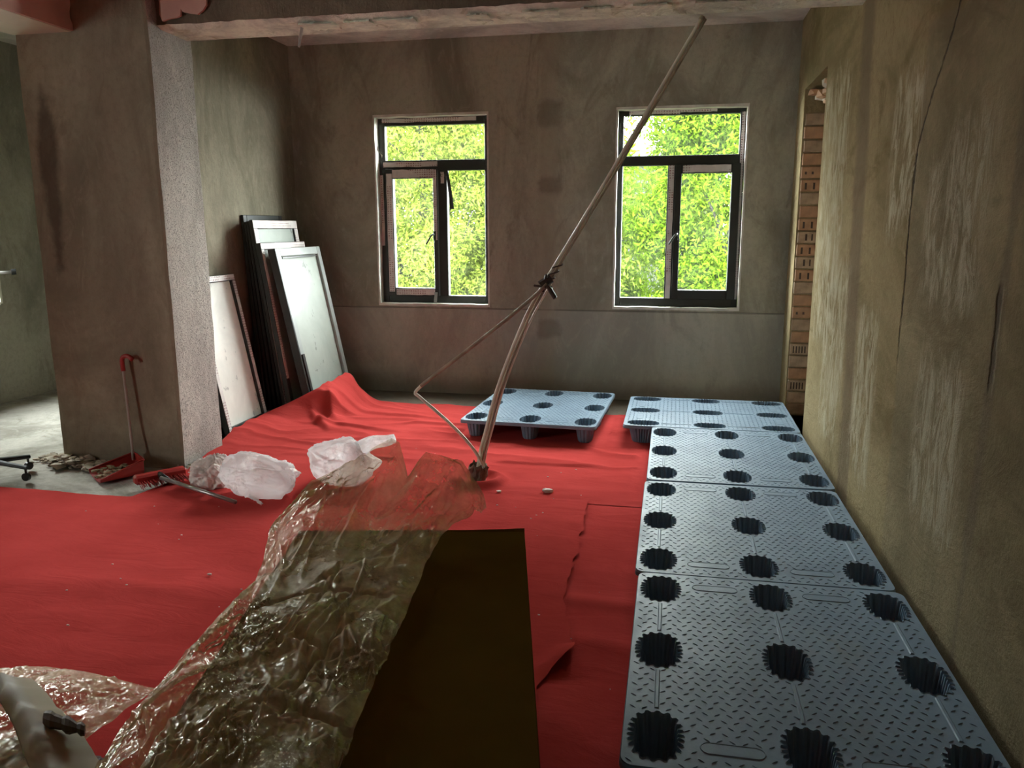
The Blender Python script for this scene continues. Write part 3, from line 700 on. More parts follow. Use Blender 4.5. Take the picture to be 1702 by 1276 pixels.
# far sheet with the flap pulled up against the sashes
LE = [(4.16, (-2.90, .012)), (4.5, (-2.98, .012)), (4.87, (-3.07, .012)), (5.15, (-3.115, .045)), (5.62, (-3.12, .060)), (5.785, (-2.99, .118)), (5.925, (-2.805, .212)), (6.25, (-2.80, .222)), (6.56, (-2.80, .228))]
P = []; n1, n2 = 230, 170
for j in range(n2+1):
    b = j/n2; row = []
    y0 = 4.20+(6.53-4.20)*b
    xl, zl = interp(LE, y0)
    for i in range(n1+1):
        a = (i/n1)**1.35
        x = xl+(.925-xl)*a; y = y0
        y += (.06*math.sin(x*2.1)+.02*fbm(x*2, 9))*sst(b, .75, 1.0)*sst(x, -2.6, -2.2)
        y -= .13*sst(x, -2.80, -2.62)*sst(b, .86, 1.0)
        d = x-xl
        z = sag(x, y)*(.35+.65*sst(b, 0, .06))+.002*sst(b, 0, .06)+.004
        fl_ = sst(d, .0, .40); lift = zl*(1-fl_)**1.25
        z = z+lift
        z += .034*max(0, ridge(x*.9+.5*fbm(x*.8, y), y*3.4+.3*fbm(x*2, y*2, 3), 3.3)-.55)*sst(y, 4.6, 5.1)
        # creases from the flap
        for cx, cy, ang, ln, hgt in ((-2.66, 5.62, -.9, .30, .05), (-2.72, 5.95, -1.0, .34, .06), (-2.4, 5.55, -.15, .5, .025), (-2.2, 6.0, -.2, .6, .02), (-2.1, 5.2, .1, .7, .016), (-1.7, 5.75, .15, .6, .018), (-2.0, 4.8, .05, .6, .014)):
            ux, uy = math.cos(ang), math.sin(ang); p = (x-cx)*ux+(y-cy)*uy; q = -(x-cx)*uy+(y-cy)*ux
            if abs(p) < ln and abs(q) < .14:
                z += hgt*(1-(p/ln)**2)*max(0, 1-abs(q)/(.09 if q > 0 else .035))*sst(d, .03, .16)
        # standing fold behind the pole foot, and a lip at the front hem
        if -1.12 < x < -.30:
            e = sst(x, -1.12, -1.0)*(1-sst(x, -.55, -.30)); q = y-(4.86+.03*fbm(x*5, 1))
            z += .011*e*(sst(q, -.02, .0)*(1-sst(q, .0, .3)))
        # dimple round the pole foot
        r_ = math.hypot(x+1.10, y-4.47)
        if r_ < .22: z += .035*math.exp(-((r_-.13)/.04)**2)
        if x > -.18 : z = min(z, .012)
        if -1.5 < x < -.4 and y > 5.3: z = min(z, .012)
        row.append((x, y, max(.006, z)))
    P.append(row)
tag(MB().grid(P).build('red_floor_cloth', M['cloth'], smooth=True), 'crumpled red cloth sheet under the windows, pulled up against the sashes', 'cloth', 'red cloth sheets on the floor')

# ------------------------------------------------------------------ pallets
PW, PL, PH = .985, 1.190, .135; SX, SY = .404, .458
HA, HB = .066, .104; NT = 22; NP = NT*4
def hole_outline(scale=1.0, amp=.0075):
    o = []
    for k in range(NP):
        a = 2*PI*k/NP; c, s_ = math.cos(a), math.sin(a)
        r = 1/((abs(c)/HA)**2.6+(abs(s_)/HB)**2.6)**(1/2.6)
        tooth = [(0), (1), (1), (0)][k % 4]
        r += amp*(tooth-.5)*2*(.55+.45*abs(c))
        o.append((r*c*scale, r*s_*scale))
    return o
def deck_mesh():
    mb = MB(); R_ = .035
    ex = [-PW/2, -SX/2, SX/2, PW/2]; ey = [-PL/2, -SY/2, SY/2, PL/2]
    ho = hole_outline()
    for i in range(3):
        for j in range(3):
            cx, cy_ = (i-1)*SX, (j-1)*SY; x0, x1, y0, y1 = ex[i], ex[i+1], ey[j], ey[j+1]
            out_ = []
            for hx, hy in ho:
                tx = ((x1 if hx > 0 else x0)-cx)/hx if abs(hx) > 1e-9 else 1e9
                ty = ((y1 if hy > 0 else y0)-cy_)/hy if abs(hy) > 1e-9 else 1e9
                t = min(tx, ty); px, py = cx+hx*t, cy_+hy*t
                # rounded outer corners
                qx, qy = abs(px)-(PW/2-R_), abs(py)-(PL/2-R_)
                if qx > 0 and qy > 0:
                    d = math.hypot(qx, qy); px = math.copysign(PW/2-R_+qx/d*R_, px); py = math.copysign(PL/2-R_+qy/d*R_, py)
                out_.append((px, py))
            # snap nearest sample to the cell's square corners so no wedge is lost
            for (kx, ky) in ((x0, y0), (x1, y0), (x1, y1), (x0, y1)):
                if abs(kx) > PW/2-1e-6 and abs(ky) > PL/2-1e-6: continue
                b_ = min(range(NP), key=lambda q: (out_[q][0]-kx)**2+(out_[q][1]-ky)**2); out_[b_] = (kx, ky)
            vs, fs = [], []
            for q in range(NP):
                vs += [(out_[q][0], out_[q][1], PH), (cx+ho[q][0]*1.07, cy_+ho[q][1]*1.05, PH), (cx+ho[q][0]*1.03, cy_+ho[q][1]*1.02, PH+.0025), (cx+ho[q][0], cy_+ho[q][1], PH-.003)]
            for q in range(NP):
                r2 = (q+1) % NP
                for t in range(3): fs.append((q*4+t, r2*4+t, r2*4+t+1, q*4+t+1))
            mb.add(vs, fs)
    # turned-down rim with a small lip
    ring = []
    for (cx, cy_, a0) in ((PW/2-R_, PL/2-R_, 0), (-PW/2+R_, PL/2-R_, PI/2), (-PW/2+R_, -PL/2+R_, PI), (PW/2-R_, -PL/2+R_, 1.5*PI)):
        for k in range(9):
            a = a0+PI/2*k/8; ring.append((cx+R_*math.cos(a), cy_+R_*math.sin(a)))
    sc = lambda p, d: (p[0]*(1-2*d/PW), p[1]*(1-2*d/PL))
    rows_ = []
    for d, z in ((.0, PH), (.0, PH-.004), (-.003, PH-.010), (-.003, PH-.024), (.004, PH-.024), (.004, PH-.006), (.016, PH-.006)):
        rows_.append([(*sc(p, d), z) for p in ring])
    mb.grid(rows_, closed_u=True)
    return mb
def leg_mesh():
    mb = MB(); rows_ = []
    for t in (0, .06, .3, .6, .92, 1.0):
        sc = 1-.30*t-(.05 if t == 1.0 else 0); z = PH-.003-(PH-.003)*t
        rows_.append([(x*sc, y*sc, z) for x, y in hole_outline(1.0, .0075*(1-.5*t))])
    mb.grid(rows_, closed_u=True)
    mb.add([(x, y, .0) for x, y, z in rows_[-1]], [tuple(range(NP))])
    return mb
def tread_mesh():
    mb = MB(); random.seed(2); dx, dy = .034, .030; k = 0
    ny_ = int(PL/dy); nx_ = int(PW/dx)
    for j in range(ny_):
        for i in range(nx_):
            x = -PW/2+.020+i*dx+(dx/2 if j % 2 else 0); y = -PL/2+.020+j*dy
            if abs(x) > PW/2-.016 or abs(y) > PL/2-.016: continue
            bad = False
            for a in (-1, 0, 1):
                if abs(x-a*SX) < .012: bad = True
                for b in (-1, 0, 1):
                    if abs((x-a*SX)/(HA+.020))**2.4+abs((y-b*SY)/(HB+.020))**2.4 < 1: bad = True
            for (px, py, w_, h_) in PANELS:
                if abs(x-px) < w_/2+.012 and abs(y-py) < h_/2+.010: bad = True
            if bad: continue
            a = .62 if (i+j) % 2 else PI-.62; c, s_ = math.cos(a), math.sin(a); L, Wd = .011, .0026
            f = lambda p, q, z: (x+p*c-q*s_, y+p*s_+q*c, PH+z)
            mb.add([f(-L, 0, 0), f(0, -Wd, 0), f(L, 0, 0), f(0, Wd, 0), f(-L*.5, 0, .0022), f(L*.5, 0, .0022)], [(0,1,5,4),(1,2,5),(2,3,4,5),(3,0,4)])
    return mb
PANELS = [(-SX/2, -PL/2+.105, .17, .05), (SX/2, -PL/2+.105, .17, .05), (-SX/2, PL/2-.105, .17, .05), (SX/2, PL/2-.105, .17, .05)]
deck_me = deck_mesh().mesh('deck', M['pallet']); leg_me = leg_mesh().mesh('leg', M['pallet']); tread_me = tread_mesh().mesh('tread_pattern', M['pallet'])
RL = SY/2-HB-.02
rib_me = MB().add([(-.007, -RL, PH), (.007, -RL, PH), (.007, RL, PH), (-.007, RL, PH), (-.004, -RL+.004, PH+.003), (.004, -RL+.004, PH+.003), (.004, RL-.004, PH+.003), (-.004, RL-.004, PH+.003)],
               [(4,5,6,7),(0,1,5,4),(1,2,6,5),(2,3,7,6),(3,0,4,7)]).mesh('rib', M['pallet'])
mb = MB(); w_, h_ = PANELS[0][2:]
ring = []
for k in range(20):
    a = 2*PI*(k+.5)/20; ring.append((math.copysign(w_/2-h_/2, math.cos(a))+h_/2*math.cos(a), h_/2*math.sin(a)))
mb.grid([[(x, y, PH+.0002) for x, y in ring], [(x*.98, y*.93, PH+.0024) for x, y in ring], [(x*.96, y*.86, PH+.0012) for x, y in ring]], closed_u=True)
mb.add([(x*.96, y*.86, PH+.0012) for x, y in ring], [tuple(range(20))])
panel_me = mb.mesh('grip_panel', M['pallet'])
def pallet(label, x, y, rz):
    e = thing('plastic_pallet', label, 'pallet', (x, y, .013), 'blue-grey nine-hole plastic pallets', rz=rz)
    def put(nm, me, loc=(0, 0, 0)):
        o = bpy.data.objects.new(nm, me); COL.objects.link(o); o.parent = e; o.location = loc
        return o
    put('deck', deck_me); put('tread_pattern', tread_me)['kind'] = 'stuff'
    for a in (-1, 0, 1):
        for b in (-1, 1): put('rib', rib_me, (a*SX, b*SY/2, 0))
        for b in (-1, 0, 1): put('leg', leg_me, (a*SX, b*SY, 0))
    for px, py, _, _ in PANELS: put('grip_panel', panel_me, (px, py, 0))
    return e
pallet('blue-grey pallet third from the windows in the row along the pale wall, nearest whole one', .404, 2.447, 0)
pallet('blue-grey pallet in the middle of the row along the pale wall', .389, 3.646, .002)
pallet('blue-grey pallet along the pale wall whose end meets the crosswise pallet', .395, 4.864, .001)
pallet('blue-grey pallet turned crosswise at the end of the row beside the brick recess', .297, 5.968, PI/2-.005)
pallet('lone blue-grey pallet set apart behind the bent conduit pole under the windows', -.951, 5.99, -.045)
pallet('blue-grey pallet of which only a corner shows at the picture bottom', .364, 1.235, 0)

# ------------------------------------------------------------------ loose window sashes leaning on the partition wall
def leaning_sash(name, label, y0, y1, xt, zt, xb, fw=.055, th_=.05, pane='pane_grey', face='dark_frame', tape=None, yaw=0.0, group='loose window sashes leaning on the wall'):
    base = (xb, (y0+y1)/2, .0)
    T_ = Thing(name, label, 'window sash', base, group)
    L = math.hypot(xt-xb, zt); ux, uz = (xt-xb)/L, zt/L      # up the sash
    nx_, nz_ = uz, -ux                                         # outward (towards the room)
    def T(p):   # p = (along width from y0, up, out)
        a, h, o = p
        return (xb+ux*h+nx_*o, y0+a, .012+uz*h+nz_*o)
    wd = y1-y0
    def bx(nm, a, b, mat, bev=.004, parent=None): return T_.part(nm, MB().bbox(a, b, bev, T), mat, parent=parent)
    F = M[face]
    bx('stile', (0, 0, -th_), (fw, L, 0), F); bx('stile', (wd-fw, 0, -th_), (wd, L, 0), F)
    bx('rail', (fw, L-fw, -th_), (wd-fw, L, 0), F); bx('rail', (fw, 0, -th_), (wd-fw, fw, 0), F)
    bx('pane', (fw, fw, -th_*.55), (wd-fw, L-fw, -th_*.45), M[pane], .001)
    bd = M['dark_frame']
    if tape:
        for q in tape:
            if q == 'top': a, b = (.004, L-fw+.004, .0008), (wd-.004, L-.004, .003)
            elif q == 'left': a, b = (.004, .01, .0008), (fw-.008, L-fw, .003)
            elif q == 'right': a, b = (wd-fw+.008, .01, .0008), (wd-.004, L-fw, .003)
            elif q == 'righthalf': a, b = (wd-fw+.008, L-.5, .0008), (wd-.004, L-fw, .003)
            elif q == 'leftworn': a, b = (.004, .3, .0008), (fw-.012, L-fw, .0035)
            elif q == 'edge': a, b = (wd*.0-.002, .01, -th_+.008), (-.0005, L-.01, -.006)
            bx('protective_tape', a, b, M['tape_side'], .0008)
    return T_, T, L, wd
# narrow one near the pillar
leaning_sash('window_sash', 'low window sash with pale tape and milky pane nearest the pillar', 5.17, 5.745, -3.375, 1.150, -3.155, .05, .045, 'pane_pale', 'dark_frame', ['top', 'left', 'right'])
leaning_sash('window_sash', 'dark bare sash tucked behind the low taped one by the pillar', 5.08, 5.62, -3.405, 1.02, -3.225, .05, .04, 'pane_dark')
leaning_sash('window_sash', 'rearmost dark sash of the pair behind the low taped one', 5.02, 5.55, -3.42, .98, -3.30, .05, .035, 'pane_dark')
# tall stack
yy = (5.97, 6.74)
leaning_sash('window_sash', 'tallest dark sash at the back of the stack, its edge above the others', 6.0, 6.66, -3.405, 1.605, -3.335, .055, .024, 'pane_dark', 'dark_frame')
for k in range(4):
    leaning_sash('window_sash', ['dark sash second from the wall in the tall stack', 'dark sash third from the wall in the tall stack', 'dark sash fourth from the wall in the tall stack', 'dark sash just behind the taped tall sash'][k],
        5.965-.012*k, 6.72-.012*k, -3.381+.027*k, 1.545+.004*k, -3.285+.052*k, .055, .024, 'pane_dark')
leaning_sash('window_sash', 'tall sash with wide printed tape along its top, front of the dark stack', 5.90, 6.665, -3.275, 1.565, -3.075, .072, .026, 'pane_grey', 'dark_frame', ['top', 'left', 'right'])
leaning_sash('window_sash', 'middle sash with torn printed tape down its edge', 5.875, 6.66, -3.205, 1.385, -3.0, .055, .04, 'pane_grey', 'dark_frame', ['top', 'leftworn'])
T4, TT, L4, wd4 = leaning_sash('window_sash', 'foremost grey sash with spotted milky pane nearest the back wall corner', 5.925, 6.74, -3.10, 1.34, -2.835, .065, .055, 'pane_grey', 'grey_alu')
T4.part('edge_profile', MB().bbox((-.022, .0, -.06), (-.001, L4, .004), .003, TT), M['dark_frame'])
T4.part('edge_profile', MB().bbox((.004, .05, .001), (.045, .50, .014), .003, TT), M['dark_frame'])
T4.part('groove', MB().bbox((.08, L4-.085, -.004), (wd4-.10, L4-.072, .003), .001, TT), M['dark_frame'])

# ------------------------------------------------------------------ bent conduit pole with loop, clamp and foot
cp = Thing('conduit_pole', 'tall bent pole of ivory conduit wedged between floor and beam', 'pole', (-1.105, 4.45, 0))
def off(pts, d): return [(p[0]+d[0], p[1]+d[1], p[2]+d[2]) for p in pts]
main = [(-1.108, 4.46, .05), (-1.085, 4.475, .20), (-1.055, 4.485, .32), (-.975, 4.50, .61), (-.835, 4.515, .965), (-.705, 4.53, 1.21), (-.50, 4.60, 1.56), (-.18, 4.71, 2.12), (.112, 4.83, 2.64)]
cp.part('pole', MB().tube(spline(main, 10), .0125, 12), M['conduit'], True)
cp.part('thin_conduit', MB().tube(spline(off(main, (.021, -.012, -.004)), 10), .0075, 10), M['conduit_dirty'], True)
cp.part('thin_conduit', MB().tube(spline(off(main[:6], (.034, -.006, -.006)), 10), .006, 10), M['conduit'], True)
loop = [(-.70, 4.50, 1.20), (-.76, 4.485, 1.13), (-1.0, 4.45, .93), (-1.43, 4.41, .595), (-1.462, 4.40, .555), (-1.43, 4.40, .525), (-1.25, 4.41, .37), (-1.12, 4.43, .22), (-1.065, 4.45, .10), (-1.06, 4.46, .02)]
cp.part('loop_conduit', MB().tube(spline(loop[:4], 8), .011, 10), M['conduit_dirty'], True)
cp.part('loop_conduit', MB().tube(spline(loop[3:], 8), .0095, 10), M['conduit'], True)
cp.part('pole_cap', MB().tube([(.109, 4.828, 2.634), (.117, 4.832, 2.652)], [.017, .016], 12), M['conduit_dirty'])
# clamp at the crossing
cl = cp.part('clamp', MB().tube([(-.735, 4.505, 1.185), (-.675, 4.525, 1.225)], .026, 8), M['iron'])
hel = [(-.70+.023*math.cos(t)+.0022*t*1.6, 4.525+.023*math.sin(t), 1.19+.006*t) for t in [k*.5 for k in range(40)]]
cp.part('binding_wire', MB().tube(hel, .0045, 6), M['iron'], True, parent=cl)
cp.part('clamp_handle', MB().tube([(-.690, 4.48, 1.185), (-.672, 4.47, 1.165), (-.64, 4.46, 1.118)], [.008, .014, .013], 10), M['iron'], parent=cl)
cp.part('clamp_bolt', MB().tube([(-.77, 4.50, 1.185), (-.66, 4.49, 1.175)], .007, 8), M['iron'], parent=cl)
cp.part('clamp_bolt', MB().tube([(-.72, 4.505, 1.15), (-.70, 4.50, 1.25)], .007, 8), M['iron'], parent=cl)
# wrapped foot
P = []
for k in range(9):
    t = k/8; r0 = .042+.022*t-.01*(t > .9); row = []
    for q in range(28):
        a = 2*PI*q/28; rr = r0*(1+.22*fbm(math.cos(a)*1.6, math.sin(a)*1.6, t*2.5+3)); row.append((-1.10+rr*math.cos(a), 4.455+rr*.9*math.sin(a), .004+.115*t+.03*t*fbm(math.cos(a)*2, math.sin(a)*2, 8)))
    P.append(row)
cp.part('wrapped_foot', MB().grid(P, True), M['paper_brown'])

# ------------------------------------------------------------------ crumpled things: bags and rag
def blob(center, rad, seed, sub=6, folds=26, amp=.16, floor_z=.008, fold_sharp=1.0, swell=.2):
    import bmesh
    bm = bmesh.new(); bmesh.ops.create_icosphere(bm, subdivisions=sub, radius=1)
    rnd = random.Random(seed); planes = []
    for k in range(folds):
        d = Vector((rnd.gauss(0, 1), rnd.gauss(0, 1), rnd.gauss(0, 1))).normalized(); c = Vector((rnd.gauss(0, 1), rnd.gauss(0, 1), rnd.gauss(0, 1))).normalized()
        planes.append((d, c, rnd.uniform(.35, .9), rnd.uniform(.4, 1.0), rnd.uniform(.02, .07)))
    for v in bm.verts:
        p = v.co.normalized(); r = 1+swell*noise.noise(p*1.1+Vector((seed, 0, 0)))+swell*.6*noise.noise(p*2.3+Vector((0, seed, 0)))
        for d, c, ext, h, wd in planes:
            m = (p-c).length
            if m < ext:
                q = abs(d.dot(p-c)); r += amp*h*(1-m/ext)*(max(0, 1-q/wd)*.6-max(0, 1-abs(q-wd*2)/(wd*1.5))*.35)
        r += amp*.25*abs(noise.noise(p*5+Vector((seed*2, 1, 0))))+amp*.15*noise.noise(p*11)
        z = center[2]+p.z*r*rad[2]
        if z < floor_z: z = floor_z+.002*noise.noise(p*9)
        v.co = Vector((center[0]+p.x*r*rad[0], center[1]+p.y*r*rad[1], z))
    vs = [tuple(v.co) for v in bm.verts]; fs = [tuple(v.index for v in f.verts) for f in bm.faces]; bm.free(); return vs, fs

b1 = Thing('plastic_bag', 'full crumpled white plastic bag beside the pinkish rag', 'bag', (-2.27, 3.98, 0), 'crumpled white plastic bags')
b1.part('bag_body', MB().add(*blob((-2.28, 4.00, .12), (.235, .13, .13), 21, 6, 46, .15)), M['bag'], True)
P = [[(-2.24+.018*k+.012*q*(1 if k % 2 else -1)*.3, 3.86-.012*k+.004*q, .03-.002*k+.01*math.sin(q*2.2+k)) for q in range(5)] for k in range(-3, 5)]
b1.part('tied_end', MB().grid(P), M['bag'])
b2 = Thing('plastic_bag', 'white plastic bag with twisted handles partly behind the clear film', 'bag', (-1.88, 4.30, 0), 'crumpled white plastic bags')
b2.part('bag_body', MB().add(*blob((-1.90, 4.32, .12), (.19, .13, .15), 33, 6, 46, .16)), M['bag'], True)
b2.part('handle_twist', MB().tube(spline([(-1.82, 4.32, .20), (-1.72, 4.33, .255), (-1.63, 4.34, .27), (-1.58, 4.35, .285)], 5), [.05-.0016*k for k in range(16)], 10), M['bag'])
rg = MB().add(*blob((-2.65, 4.12, .075), (.135, .125, .105), 7, 6, 60, .26, swell=.3))
tag(rg.build('cleaning_rag', M['rag'], smooth=True), 'crumpled pinkish-white rag between broom and white bag', 'rag')

# ------------------------------------------------------------------ broom
br = Thing('broom', 'red headed broom with steel handle lying on the cloth edge', 'broom', (-2.95, 4.05, 0))
hd = Vector((-3.03, 3.99, .03)); hv = Vector((.17, .22, 0)).normalized(); hn = Vector((-hv.y, hv.x, 0))
def BT(p): q = hd+hv*p[0]+hn*p[1]; return (q.x, q.y, .008+p[2])
br.part('broom_head', MB().bbox((-.04, -.02, .02), (.26, .045, .075), .012, BT), M['red_plastic'])
mb = MB(); random.seed(3)
for k in range(120):
    a = -.03+.28*random.random(); b = random.uniform(-.02, .01); mb.tube([BT((a, b, .045)), BT((a+random.uniform(-.006, .006), b-.075, .01+.03*random.random()))], .0022, 4, False)
o = br.part('bristles', mb, M['red_plastic']); o['kind'] = 'stuff'
br.part('socket', MB().tube([BT((.10, .0, .06)), (-2.88, 4.02, .055)], [.018, .015], 10), M['black_plastic'], True)
br.part('broom_handle', MB().tube([(-2.93, 4.03, .060), (-2.30, 3.775, .040)], .0115, 12), M['steel_tube'], True)

# ------------------------------------------------------------------ dustpan with upright handle
dp = Thing('dustpan', 'red long-handled dustpan full of sweepings against the pillar', 'dustpan', (-3.30, 4.22, 0))
ca = Vector((-3.33, 4.20, 0)); dv = Vector((-.62, -.78, 0)).normalized(); dn = Vector((-dv.y, dv.x, 0))    # opening faces the near corner
def DT(p): q = ca+dv*p[0]+dn*p[1]; return (q.x, q.y, .004+p[2])
P = []
prof = lambda t: .03+.085*(1-t)**.7
for i in range(13):
    t = i/12; a = -.11+.26*t; wd = .10+.035*t; hgt = .10*(1-t*.72)
    P.append([DT((a, s_*wd, z)) for s_, z in ((-1.06, hgt), (-1, hgt*.5), (-.97, .012), (-.5, .004), (0, .003), (.5, .004), (.97, .012), (1, hgt*.5), (1.06, hgt))])
mb = MB().grid(P); mb.grid([[(x, y, z-.003) for x, y, z in r_] for r_ in P])
bk = P[0]; mb.add(bk, [tuple(range(len(bk)))])
dp.part('pan', mb, M['red_plastic'], True)
dp.part('pan_rim', MB().tube(spline([P[12][0]]+[P[i][0] for i in range(10, -1, -3)]+[P[0][0], P[0][8]]+[P[i][8] for i in range(1, 13, 3)]+[P[12][8]], 3), .006, 6), M['red_plastic'], True)
dp.part('pan_handle', MB().tube(spline([(-3.335, 4.33, .06), (-3.352, 4.35, .30), (-3.372, 4.365, .66)], 6), .0085, 10), M['white_tube'], True)
dp.part('handle_hook', MB().tube(spline([(-3.372, 4.365, .63), (-3.374, 4.367, .70), (-3.36, 4.367, .722), (-3.33, 4.367, .725), (-3.30, 4.366, .705)], 5), .014, 10), M['red_plastic'], True)
mb = MB(); random.seed(8)
for k in range(60):
    vs, fs = chunk(random.uniform(.008, .02), k+40, (1.4, 1, .6), 1); p = DT((random.uniform(-.06, .15), random.uniform(-.08, .08), random.uniform(.012, .05)))
    mb.add([(v[0]+p[0], v[1]+p[1], v[2]+p[2]) for v in vs], fs)
o = tag(mb.build('sweepings', M['dust']), 'heap of dusty sweepings lying in the red dustpan', 'sweepings', kind='stuff')

# ------------------------------------------------------------------ rubble along the pillar and scraps on the cloth
mb = MB(); random.seed(17)
for k in range(420):
    t = random.random()
    x = -4.12+.85*random.betavariate(1.6, 2.2); y = 4.33+random.gauss(0, .055)+(.10 if x < -3.95 else 0); y = min(y, 4.40) if x > -3.94 else y
    x = min(x, -3.53-.1*t); y = max(y, 4.25)
    r_ = random.choice((.006, .008, .010, .014, .018, .03))*random.uniform(.7, 1.2)
    vs, fs = chunk(r_, k, (1.3, 1.0, .62), 1, .95); h = max(0, .045*math.exp(-((x+3.82)/.16)**2)*random.random())
    a = random.random()*6; c, s_ = math.cos(a), math.sin(a)
    mb.add([(v[0]*c-v[1]*s_+x, v[0]*s_+v[1]*c+y, max(-.004, v[2]+r_*.3+h)) for v in vs], fs)
tag(mb.build('plaster_rubble', M['rubble']), 'broken plaster rubble swept along the foot of the pillar', 'rubble', kind='stuff')
random.seed(23)
for lab, x, y, r_ in (('largest white scrap lying on the red cloth before the pole', -.66, 4.33, .026), ('small white scrap just beside the pole foot', -.935, 4.285, .011), ('tiny pale crumb on the near red cloth', -1.95, 2.95, .009)):
    vs, fs = chunk(r_, r_*900, (1.3, .8, .6), 2); o = MB().add(vs, fs).build('plaster_scrap', M['scrap']); o.location = (x, y, .014+r_*.4); tag(o, lab, 'scrap', 'scraps on the red cloth')
mb = MB(); random.seed(37)
for k in range(70):
    x, y = random.uniform(-3.2, -.15), random.uniform(2.2, 5.2)
    r_ = random.uniform(.002, .0055); vs, fs = chunk(r_, k+300, (1.3, 1, .6), 1)
    mb.add([(v[0]+x, v[1]+y, v[2]+.018+r_*.3) for v in vs], fs)
tag(mb.build('cloth_crumbs', M['scrap']), 'tiny pale crumbs sprinkled over the red cloth', 'crumbs', kind='stuff')
# grimy edging rubble between pillar and rag
mb = MB(); random.seed(29)
for k in range(70):
    t = random.random(); x = -2.92-.14*t; y = 4.18+.62*t; r_ = random.uniform(.008, .022); vs, fs = chunk(r_, k+90, (1.3, 1, .6), 1)
    x += random.gauss(0, .015); mb.add([(v[0]+x, v[1]+y, max(.0, v[2]+.012)) for v in vs], fs)
tag(mb.build('mortar_crumbs', M['rubble']), 'dark mortar crumbs along the cloth edge by the speckled pillar side', 'rubble', kind='stuff')

# ------------------------------------------------------------------ wheeled stool base at the picture edge
st = Thing('castor_base', 'black five-legged castor base standing on the bare floor past the cloth', 'castor base', (-4.04, 3.97, 0))
for k in range(5):
    a = .06+2*PI*k/5; c, s_ = math.cos(a), math.sin(a); R0 = .235
    st.part('base_leg', MB().tube([(-4.04+.02*c, 3.97+.02*s_, .115), (-4.04+R0*c, 3.97+R0*s_, .085)], [.018, .013], 8), M['black_plastic'])
    cs = st.part('castor', MB().tube([(-4.04+(R0-.012)*c-.011*s_, 3.97+(R0-.012)*s_+.011*c, .028), (-4.04+(R0-.012)*c+.011*s_, 3.97+(R0-.012)*s_-.011*c, .028)], .025, 14), M['black_plastic'])
    st.part('castor_stem', MB().tube([(-4.04+(R0-.012)*c, 3.97+(R0-.012)*s_, .045), (-4.04+(R0-.012)*c, 3.97+(R0-.012)*s_, .09)], .007, 8), M['black_plastic'], parent=cs)
st.part('column', MB().tube([(-4.04, 3.97, .09), (-4.04, 3.97, .14), (-4.04, 3.97, .145), (-4.04, 3.97, .26)], [.045, .035, .02, .02], 12), M['black_plastic'])

# ------------------------------------------------------------------ dark carton and the clear film over it
cfr, cnr = Vector((-.415, 2.265, 0)), Vector((.223, -1.066, 0)).normalized(); cl_ = Vector((-.978, -.205, 0)).normalized()
CH, CW, CLn = .60, .69, 1.24
ct = Thing('carton', 'large dark brown carton in front with clear film thrown over it', 'carton', (float((cfr+cnr*.7+cl_*.34).x), float((cfr+cnr*.7+cl_*.34).y), 0))
def CT(p): q = cfr+cl_*p[0]+cnr*p[1]; return (q.x, q.y, p[2])
ct.part('carton_body', MB().bbox((0, 0, .016), (CW, CLn, CH-.008), .004, CT), M['carton'])
ct.part('top_flap', MB().bbox((.0, .004, CH-.008), (CW*.5-.002, CLn, CH), .002, CT), M['carton'])
ct.part('top_flap', MB().bbox((CW*.5+.002, .004, CH-.008), (CW, CLn, CH-.0005), .002, CT), M['carton'])
P = []   # bent far lip
for i in range(25):
    t = i/24; h = .006*fbm(t*5, 1)+.012*(1-sst(t, 0, .12))
    P.append([CT((CW*t, .012, CH-.002)), CT((CW*t, -.004, CH+.003+h*.3)), CT((CW*t, -.007, CH-.004)), CT((CW*t, .0, CH-.03))])
ct.part('bent_lip', MB().grid(P), M['carton'])

def crumple(x, y, z=0., s=1.0):
    """sharp facet-like creases, longer than wide"""
    a = 0.; wx = .25*noise.noise(Vector((x*2, y*2, 7))); wy = .25*noise.noise(Vector((x*2, y*2, 17)))
    for f, w_, ang in ((4.5, 1.0, .35), (10, .62, -.5), (24, .34, .9)):
        c, s_ = math.cos(ang), math.sin(ang); p = ((x+wx)*c+(y+wy)*s_)*f*1.5; q = (-(x+wx)*s_+(y+wy)*c)*f*.65
        d = noise.voronoi(Vector((p, q, z+f)))[0]
        a += w_*(d[0]*.9-.45)
    return a*s
def creases(P, n, seed, su, sv, h=(.003, .009), w=(.004, .010), ln=(.03, .16), keep=None):
    """press many short sharp folds into a sheet given as rows of points; su, sv = its size across and along"""
    A = np.array(P); nr, nc = A.shape[:2]; U, V = np.meshgrid(np.linspace(0, su, nc), np.linspace(0, sv, nr))
    rng = np.random.default_rng(seed); D = np.zeros((nr, nc))
    for _ in range(n):
        cu, cv = rng.uniform(0, su), rng.uniform(0, sv); a = rng.normal(1.15, .55)*rng.choice((1, -1)); l_ = rng.uniform(*ln); w_ = rng.uniform(*w); hh = rng.uniform(*h)*rng.choice((1, 1, -1))
        i0, i1 = np.searchsorted(V[:, 0], (cv-l_, cv+l_)); j0, j1 = np.searchsorted(U[0], (cu-l_, cu+l_))
        if i1 <= i0 or j1 <= j0: continue
        du, dv = U[i0:i1, j0:j1]-cu, V[i0:i1, j0:j1]-cv; p = du*np.cos(a)+dv*np.sin(a); q = -du*np.sin(a)+dv*np.cos(a)+.15*p*p/l_
        D[i0:i1, j0:j1] += hh*np.clip(1-np.abs(q)/w_, 0, 1)*np.clip(1-(p/l_)**2, 0, 1)
    if keep is not None: D *= keep(U/su, V/sv)
    A[:, :, 2] += D
    return [[tuple(q) for q in row] for row in A]
